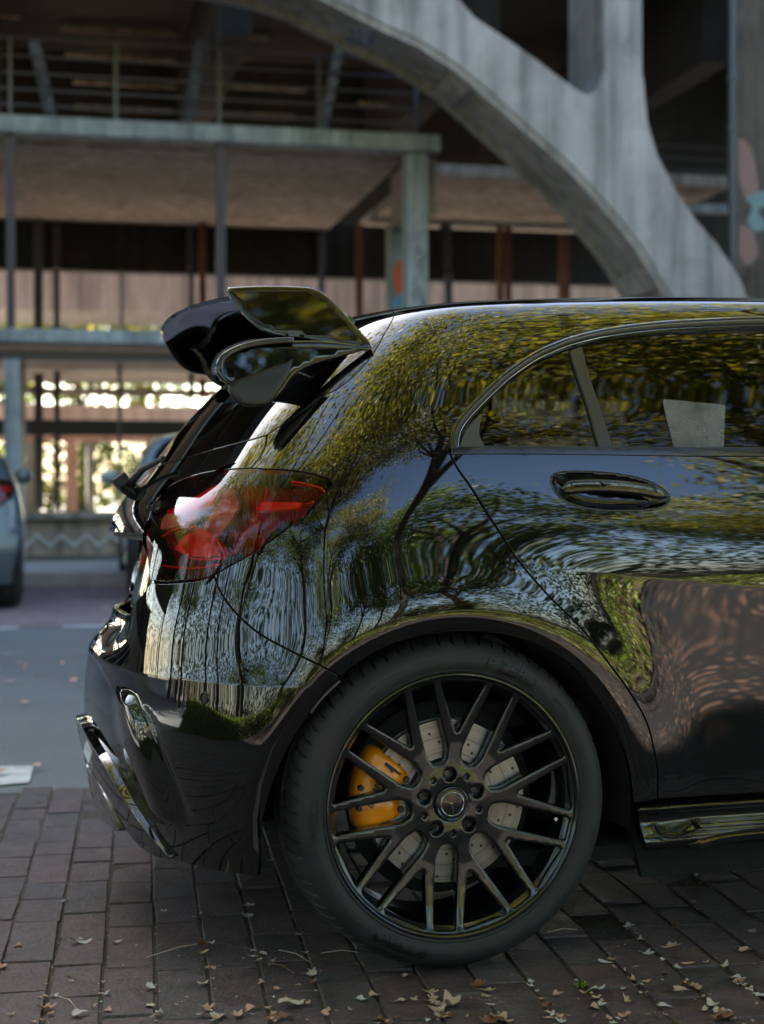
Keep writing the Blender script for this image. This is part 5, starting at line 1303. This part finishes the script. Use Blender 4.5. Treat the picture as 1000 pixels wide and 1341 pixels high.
# ---------------------------------------------------------------- beyond the hall
def far_wall(name, lab, u0, u1, v, z0, z1, mat, wins=()):
    e = empty(name, lab, "building"); mb = MB(); mb.prism([(u0, z0), (u1, z0), (u1, z1), (u0, z1)], v, v+3, TB); mb.build("wall", mat, e, bevel=.03)
    for (x, z, w, h) in wins:
        mb = MB(); mb.prism([(x, z), (x+w, z), (x+w, z+h), (x, z+h)], v-.04, v+.0, TB); f = mb.build("window", M_POST, e)
    return e
u0 = at(-1900, 340, 30)[0]; z1 = at(0, 346, 30)[1]; u1 = at(1100, 402, 30)[0]; z0 = at(0, 404, 30)[1]
far_wall("pale_annex", "long pale plastered upper storey seen through the hall bays", u0, u1, 30, z0, z1, M_PALE)

for y0, y1, v, lb in ((528, 549, 27, "pale concrete band low behind the hall, above the salmon lintel"),):
    a = at(-250, y0, v)[0]; zt = at(0, y0, v)[1]; b = at(262, y1, v)[0]; zb = at(0, y1, v)[1]; e = empty("concrete_band", lb, "beam"); mb = MB(); mb.prism([(a, zb), (b, zb), (b, zt), (a, zt)], v, v+.3, TB)
    mb.build("band", M_PALE, e)
    for c0 in (b-.35, a): mb = MB(); mb.prism([(c0, .1), (c0+.35, .1), (c0+.35, zb), (c0, zb)], v+.05, v+.25, TB); mb.build("post", M_POST, e)
fr = empty("salmon_frame", "salmon pink plastered lintel on square pillars beyond the low wall", "frame")
v = 24.; a = at(-250, 566, v)[0]; zt = at(0, 564, v)[1]; b = at(262, 577, v)[0]; zb = at(0, 576, v)[1]; mb = MB(); mb.prism([(a, zb), (b, zb), (b, zt), (a, zt)], v, v+.35, TB); mb.build("lintel", M_PINK, fr)
for x0, x1, m in ((84, 100, M_PINK), (-60, -42, M_PINK), (32, 52, M_CONC), (112, 122, M_CONC), (246, 262, M_CONC)):
    mb = MB(); mb.prism([(at(x0, 0, v)[0], .1), (at(x1, 0, v)[0], .1), (at(x1, 0, v)[0], zb), (at(x0, 0, v)[0], zb)], v+.02, v+.33, TB); mb.build("pillar", m, fr)
# sunlit trees beyond the bridge
GB = "trees beyond the hall"
for i, (px, Y, h, m, l) in enumerate(((-60, 36, 9, M_LEAF2, "green tree beyond the hall at the far left edge"), (25, 42, 10, M_LEAF, "yellow green tree beyond the hall behind the teal column"), (105, 37, 9, M_LEAF, "yellow tree beyond the hall with a pale trunk in the bay opening"),
        (190, 41, 10, M_LEAF2, "green tree beyond the hall above the pale blue car"), (300, 45, 11, M_LEAF, "yellow green tree behind the roof spoiler, far off"), (520, 48, 11, M_LEAF2, "green tree far beyond the painted column"), (760, 50, 11, M_LEAF, "yellow green tree far behind the arch foot"))):
    p = gpt(px, 660); d = (Y-CAM[1])/(p[1]-CAM[1]) if p[1] > CAM[1] else 1; xx = CAM[0]+(p[0]-CAM[0])*(Y-CAM[1])/(p[1]-CAM[1])
    tree(xx, Y, h, 60+i, l, GB, m, 3.6, 3.9, 90, 70, .16, .13, z0=.1, spread=.6)
for i, (px, Y, l) in enumerate(((60, 33, "yellow green shrub behind the salmon pillar"), (165, 34, "green shrub beyond the low wall beside the pale blue car"), (-10, 32, "green shrub beyond the silver car at the left"))):
    p = gpt(px, 660); xx = CAM[0]+(p[0]-CAM[0])*(Y-CAM[1])/(p[1]-CAM[1]); shrub(xx, Y, 2.6, 90+i, l, M_LEAF if i != 1 else M_LEAF2, 1.8)

# graffiti on the arch and the pier
mb = MB(); rr = random.Random(8)
for k in range(16):
    x0 = 452+rr.uniform(0, 34); y0 = 36+rr.uniform(0, 20); P = [at(x0+rr.uniform(-4, 4)+q*2, y0+rr.uniform(-5, 5), VA) for q in range(5)]; mb.tube([TB((p[0], VA-.004, p[1])) for p in P], .022, 5)
mb.build("graffiti", M_BLK, BR)
mb = MB()
for k in range(12):
    x0 = 745+rr.uniform(0, 55); y0 = 300+(x0-745)*.9+rr.uniform(-6, 14)
M_RST = plain("rusty_red_paint", (.22, .12, .09), .7); M_TQ = plain("turquoise_spray_paint", (.12, .20, .19), .6)
patch("graffiti", [(966,178),(978,185),(988,210),(992,245),(985,262),(972,250),(966,215)], 13.59, M_RST, BR, .006)
patch("graffiti", [(975,258),(998,248),(1006,262),(992,275),(1004,292),(990,302),(978,288),(984,270)], 13.59, M_TQ, BR, .008)
patch("graffiti", [(968,292),(984,300),(992,330),(978,345),(967,330)], 13.59, M_RST, BR, .006)
# ---------------------------------------------------------------- the two cars parked nose-in behind
def other_car(name, label, paint, loc, rz):
    root = empty(name, label, "car", loc, "cars parked nose-in at the kerb", rz)
    def cp(o, par):
        if o.name.split('.')[0] in ('roof_spoiler', 'bumper_fin', 'bumper_insert', 'diffuser_strip', 'exhaust_surround', 'parking_sensor', 'badge', 'wiper', 'wiper_cap', 'brake_caliper', 'cooling_holes', 'star_emblem', 'skirt_blade', 'light_guide', 'valve', 'sidewall_lettering', 'cooling_hole'): return
        c = o.copy(); COL.objects.link(c); c.parent = par
        if o.type == 'MESH':
            for sl in c.material_slots:
                if sl.material == M_PAINT: sl.link = 'OBJECT'; sl.material = paint
        for ch in list(o.children): cp(ch, c)
    for ch in list(CAR.children): cp(ch, root)
    root.scale = (1, 1, 1.04); return root
def car_paint(name, col):
    t = NT(name); t.set(Base_Color=(*col, 1), Roughness=.35, Metallic=.35); t.b.inputs['Coat Weight'].default_value = 1; return t.m
other_car("parked_car", "grey-blue hatchback parked nose-in at the left edge, red tail lamp just in view", car_paint("grey_blue_paint", (.06, .09, .10)), (-1.13, 9.62, 0), pi/2)
other_car("parked_car", "pale blue hatchback parked nose-in, mostly hidden behind the black car", car_paint("pale_blue_paint", (.26, .36, .42)), (1.60, 10.3, 0), pi/2-radians(5))
# ---------------------------------------------------------------- fallen leaves and twigs on the paving
def leafm(name, col, r=.75):
    t = NT(name); c = t.coord((1, 1, 1)); n = t.noise(c, 90, 4, .6); t.link(t.ramp(n, [(.3, tuple(x*.55 for x in col)), (.7, col)]), t.b.inputs['Base Color']); t.set(Roughness=r); t.bump(n, .4, .002); return t.m
LM = [leafm("dry_tan_leaf", (.56, .40, .29)), leafm("dry_brown_leaf", (.24, .11, .055)), leafm("bleached_grey_leaf", (.60, .58, .56)), leafm("pinkish_dry_leaf", (.62, .38, .29)), leafm("pale_cream_leaf", (.60, .53, .43))]
def leaf_shape(seed, lobes=0, asp=.6, curl=.25):
    r = random.Random(seed); n = 26; out = []
    for k in range(n):
        a = 2*pi*k/n; rad = (1+.28*cos(lobes*a+r.random()) if lobes else 1)*(1+r.uniform(-.13, .13)); x = cos(a)*rad; y = sin(a)*rad*asp
        if not lobes: y *= (1-.35*x)
        out.append((x, y))
    V = []; rings = (1, .66, .33)
    c1, c2, c3 = r.uniform(-curl, curl), r.uniform(.3, 1)*curl, r.uniform(-curl, curl)
    def z(x, y): return c2*(x*x*.9+y*y*2.2)+c1*x*y*1.8+c3*.5*sin(3*x+seed)+.12*abs(y)
    for s in rings: V += [(x*s, y*s, z(x*s, y*s)) for x, y in out]
    V.append((0, 0, z(0, 0))); F = []
    for q in range(2): F += [(q*n+k, q*n+(k+1) % n, (q+1)*n+(k+1) % n, (q+1)*n+k) for k in range(n)]
    F += [(2*n+k, 2*n+(k+1) % n, 3*n) for k in range(n)]
    zm = min(v[2] for v in V); return [(x, y, w-zm) for x, y, w in V], F
LEAFM = {}
def leaf_at(x, y, size, seed, mi, label, rz=None, lobes=0, asp=.6, curl=.3, group=None):
    key = (seed % 9, mi, lobes, round(asp, 1))
    if key not in LEAFM:
        V, F = leaf_shape(key[0]*7+mi, lobes, asp, curl); o = mesh_obj("fallen_leaf", V, F, LM[mi], smooth=True); LEAFM[key] = o.data
    else:
        o = bpy.data.objects.new("fallen_leaf", LEAFM[key]); COL.objects.link(o)
    o.location = (x, y, .0015); o.rotation_euler = (random.uniform(-.12, .12), random.uniform(-.12, .12), random.uniform(0, 6.28) if rz is None else rz); o.scale = (size,)*3
    return tag(o, label, "leaf", group)
random.seed(11)
for px, py, sz, mi, lb, asp, ang, lab in (
    (381,1317,.026,4,0,.62,.1,"large round cream leaf with a dark spot, left of the tyre's foot"), (588,1318,.025,0,5,.75,.6,"large torn tan leaf on a blackish brick below the tyre"),
    (106,1236,.024,2,0,.35,-.1,"crinkled bleached grey leaf on the left bricks below the bumper"), (153,1235,.013,2,0,.5,.2,"small pale grey leaf right of the crinkled one"),
    (101,1330,.018,2,4,.5,.5,"pale blue-grey leaf at the lower left edge by a twig"), (86,1181,.009,2,4,.7,.5,"small white lobed scrap on the left bricks"), (256,1202,.010,0,0,.45,.3,"golden brown rolled leaf under the bumper"),
    (880,1240,.021,3,4,.45,.1,"long peach coloured torn leaf right of the tyre"), (845,1250,.016,2,5,.5,-.1,"white star shaped leaf scrap on a dark brick right of the tyre"), (893,1298,.022,3,3,.35,-.3,"rolled pinkish leaf at the lower right"),
    (780,1297,.017,2,4,.5,.2,"greenish pale leaf by the moss tuft at the lower right"), (728,1304,.011,3,4,.7,.1,"small salmon leaf right of the tyre's foot"), (915,1160,.019,1,4,.4,.2,"brown curled leaf in the shade under the sill"),
    (985,1221,.014,0,4,.6,.8,"tan leaf at the right edge of the picture"), (794,1262,.018,2,0,.4,-.6,"whitish worn leaf on a grey stained brick"), (642,1340,.02,1,5,.8,.6,"reddish brown leaf at the bottom edge under the tyre"),
    (533,1279,.011,0,0,.5,.2,"small tan leaf just behind the tyre's foot"), (330,1322,.014,3,3,.6,0,"pinkish torn leaf at the bottom between two pale ones"), (296,1160,.02,1,3,.3,.4,"dark brown sliver in a joint under the bumper"), (945,1335,.022,1,5,.7,.4,"brown leaf pile scrap at the lower right corner")):
    P = gpt(px, py); leaf_at(P[0], P[1], sz, px, mi, lab, ang, lb, asp, .35)
def joint_snap(x, y):
    q = np.array([x, y])@bn; k = round((q-.042)/.1035)*.1035+.042; d = (k-q)*random.uniform(.6, 1.1); return x+bn[0]*d, y+bn[1]*d
kinds = ("small tan leaf scrap on dark bricks", "small brown leaf scrap on dark bricks", "small bleached grey leaf scrap on dark bricks", "small pinkish leaf scrap on dark bricks", "small cream leaf scrap on dark bricks")
n = 0
while n < 280:
    u = random.random(); px = random.uniform(0, 1000); py = 1341-abs(random.gauss(0, 55 if u < .7 else 150))
    if py < 1040 or py > 1345 or (px < 300 and random.random() < .62): continue
    P = gpt(px, py)
    if 420 < px < 780 and P[1] > -.95: continue
    x, y = P[0], P[1]
    if random.random() < .68: x, y = joint_snap(x, y)
    mi = random.choices((0, 1, 2, 3, 4), (3, 2, 3, 4, 2))[0]; leaf_at(x, y, random.choice((.004, .005, .006, .008, .009, .012, .015)), random.randrange(99), mi, kinds[mi]+(' below the bumper' if px < 340 else ' before the tyre' if px < 620 else ' at lower right' if py > 1240 else ' under the sill'), None, random.choice((0, 3, 4, 5)), random.choice((.4, .6, .8)), .35, "leaf scraps on the dark brick paving"); n += 1
# crumbs, seeds and grit gathered in the joints
V = []; F = []
for k in range(9000):
    u0 = random.randrange(-30, 40)*.1035+.042; vv = random.uniform(-1.9, 1.3); d = random.gauss(0, .006 if k % 4 else .05); P = bn*(u0+d)+bd*vv
    s = random.choice((.0012, .0016, .002, .003)); z = -.004 if abs(d) < .003 else 0; o = len(V); a = random.random()*6.28; c, q = cos(a)*s, sin(a)*s
    V += [(P[0]+c, P[1]+q, z+.0006), (P[0]-q*.7, P[1]+c*.7, z+.0004), (P[0]-c, P[1]-q, z+.001), (P[0]+q*.6, P[1]-c*.6, z+.0015), (P[0], P[1], z+.0022)]
    F += [(o, o+1, o+4), (o+1, o+2, o+4), (o+2, o+3, o+4), (o+3, o, o+4)]
tag(mesh_obj("leaf_crumbs", V, F, LM[0]), "fine crumbs of dry leaf and seed gathered in the brick joints", "debris", kind='stuff')
for px0, py0, px1, py1, lab in ((77,1306,100,1322,"thin pale twig at the lower left beside the blue-grey leaf"), (365,1245,406,1261,"thin curved straw behind the tyre's left foot"), (420,1249,470,1248,"pale straight straw by the tyre"), (352,1262,386,1276,"short dark twig left of the tyre's foot"), (190,1255,275,1234,"long fine straw lying across three bricks at the left"), (716,1222,755,1218,"bent straw right of the tyre"), (900,1155,895,1172,"short brown twig under the sill")):
    a, b = gpt(px0, py0), gpt(px1, py1); m = (a+b)/2; mb = MB(); mb.tube([(a[0], a[1], .002), (m[0]+.004, m[1]+.004, .006), (b[0], b[1], .002)], [.0009, .0011, .0006], 6); tag(mb.build("twig", LM[4] if 'straw' in lab or 'pale' in lab else LM[1], smooth=True), lab, "twig")
# leaves blown over the road and the bays
n = 2600; X_ = rng.uniform(-9, 9, n); Y_ = np.where(rng.random(n) < .5, rng.uniform(1.4, 12.3, n), 12.3-rng.exponential(1.0, n)); A = rand_dir(n, .7)*rng.uniform(.012, .035, n)[:, None]; g = fast_quads("road_leaves", np.stack([X_, Y_, np.full(n, .012)], 1), A, np.cross(A, [0, 0, 1.])*.7+rand_dir(n)*.004, LM[3]); tag(g, "dry leaves blown across the road and the parking bays", "leaf litter", kind='stuff')
# tuft of moss in a joint
P = gpt(762, 1290); A = rand_dir(160)*.003; g = fast_quads("moss_tuft", np.array([P[0], P[1], .002])+rng.normal(0, .006, (160, 3))*[1, 1, .3], A, np.cross(A, rand_dir(160)), M_GRASS); tag(g, "tiny green moss tuft in a brick joint at the lower right", "moss")
# pale see-through patch laid just outside the rear door glass
M_PATCH = None
M_PATCH = NT("thin_pale_film"); M_PATCH.set(Base_Color=(.24, .24, .245, 1), Roughness=.5); M_PATCH.link(M_PATCH.ramp(M_PATCH.noise(M_PATCH.coord(), 14, 3, .6), [(.3, (.35,)*3), (.7, (.75,)*3)]), M_PATCH.b.inputs["Alpha"]); M_PATCH = M_PATCH.m
o = panel("pale_patch", path([(869,519),(952,527)], [(952,527),(950,584)], [(950,584),(884,583)], [(884,583),(869,519)]), M_PATCH, CAR, off=-.0095, gap=.0005, depth=.001, lip=.0003, grid=.02, mode='one'); o.parent = None
tag(o, "pale grey patch on the rear door window", "paper")

# the whole ground lies 2 cm below the car's reference plane
for o in list(SC.objects):
    if o.parent is None and o.type not in ('CAMERA', 'LIGHT') and not o.name.startswith('parked_car') and not o.name.startswith('pale_patch'): o.location.z -= .020
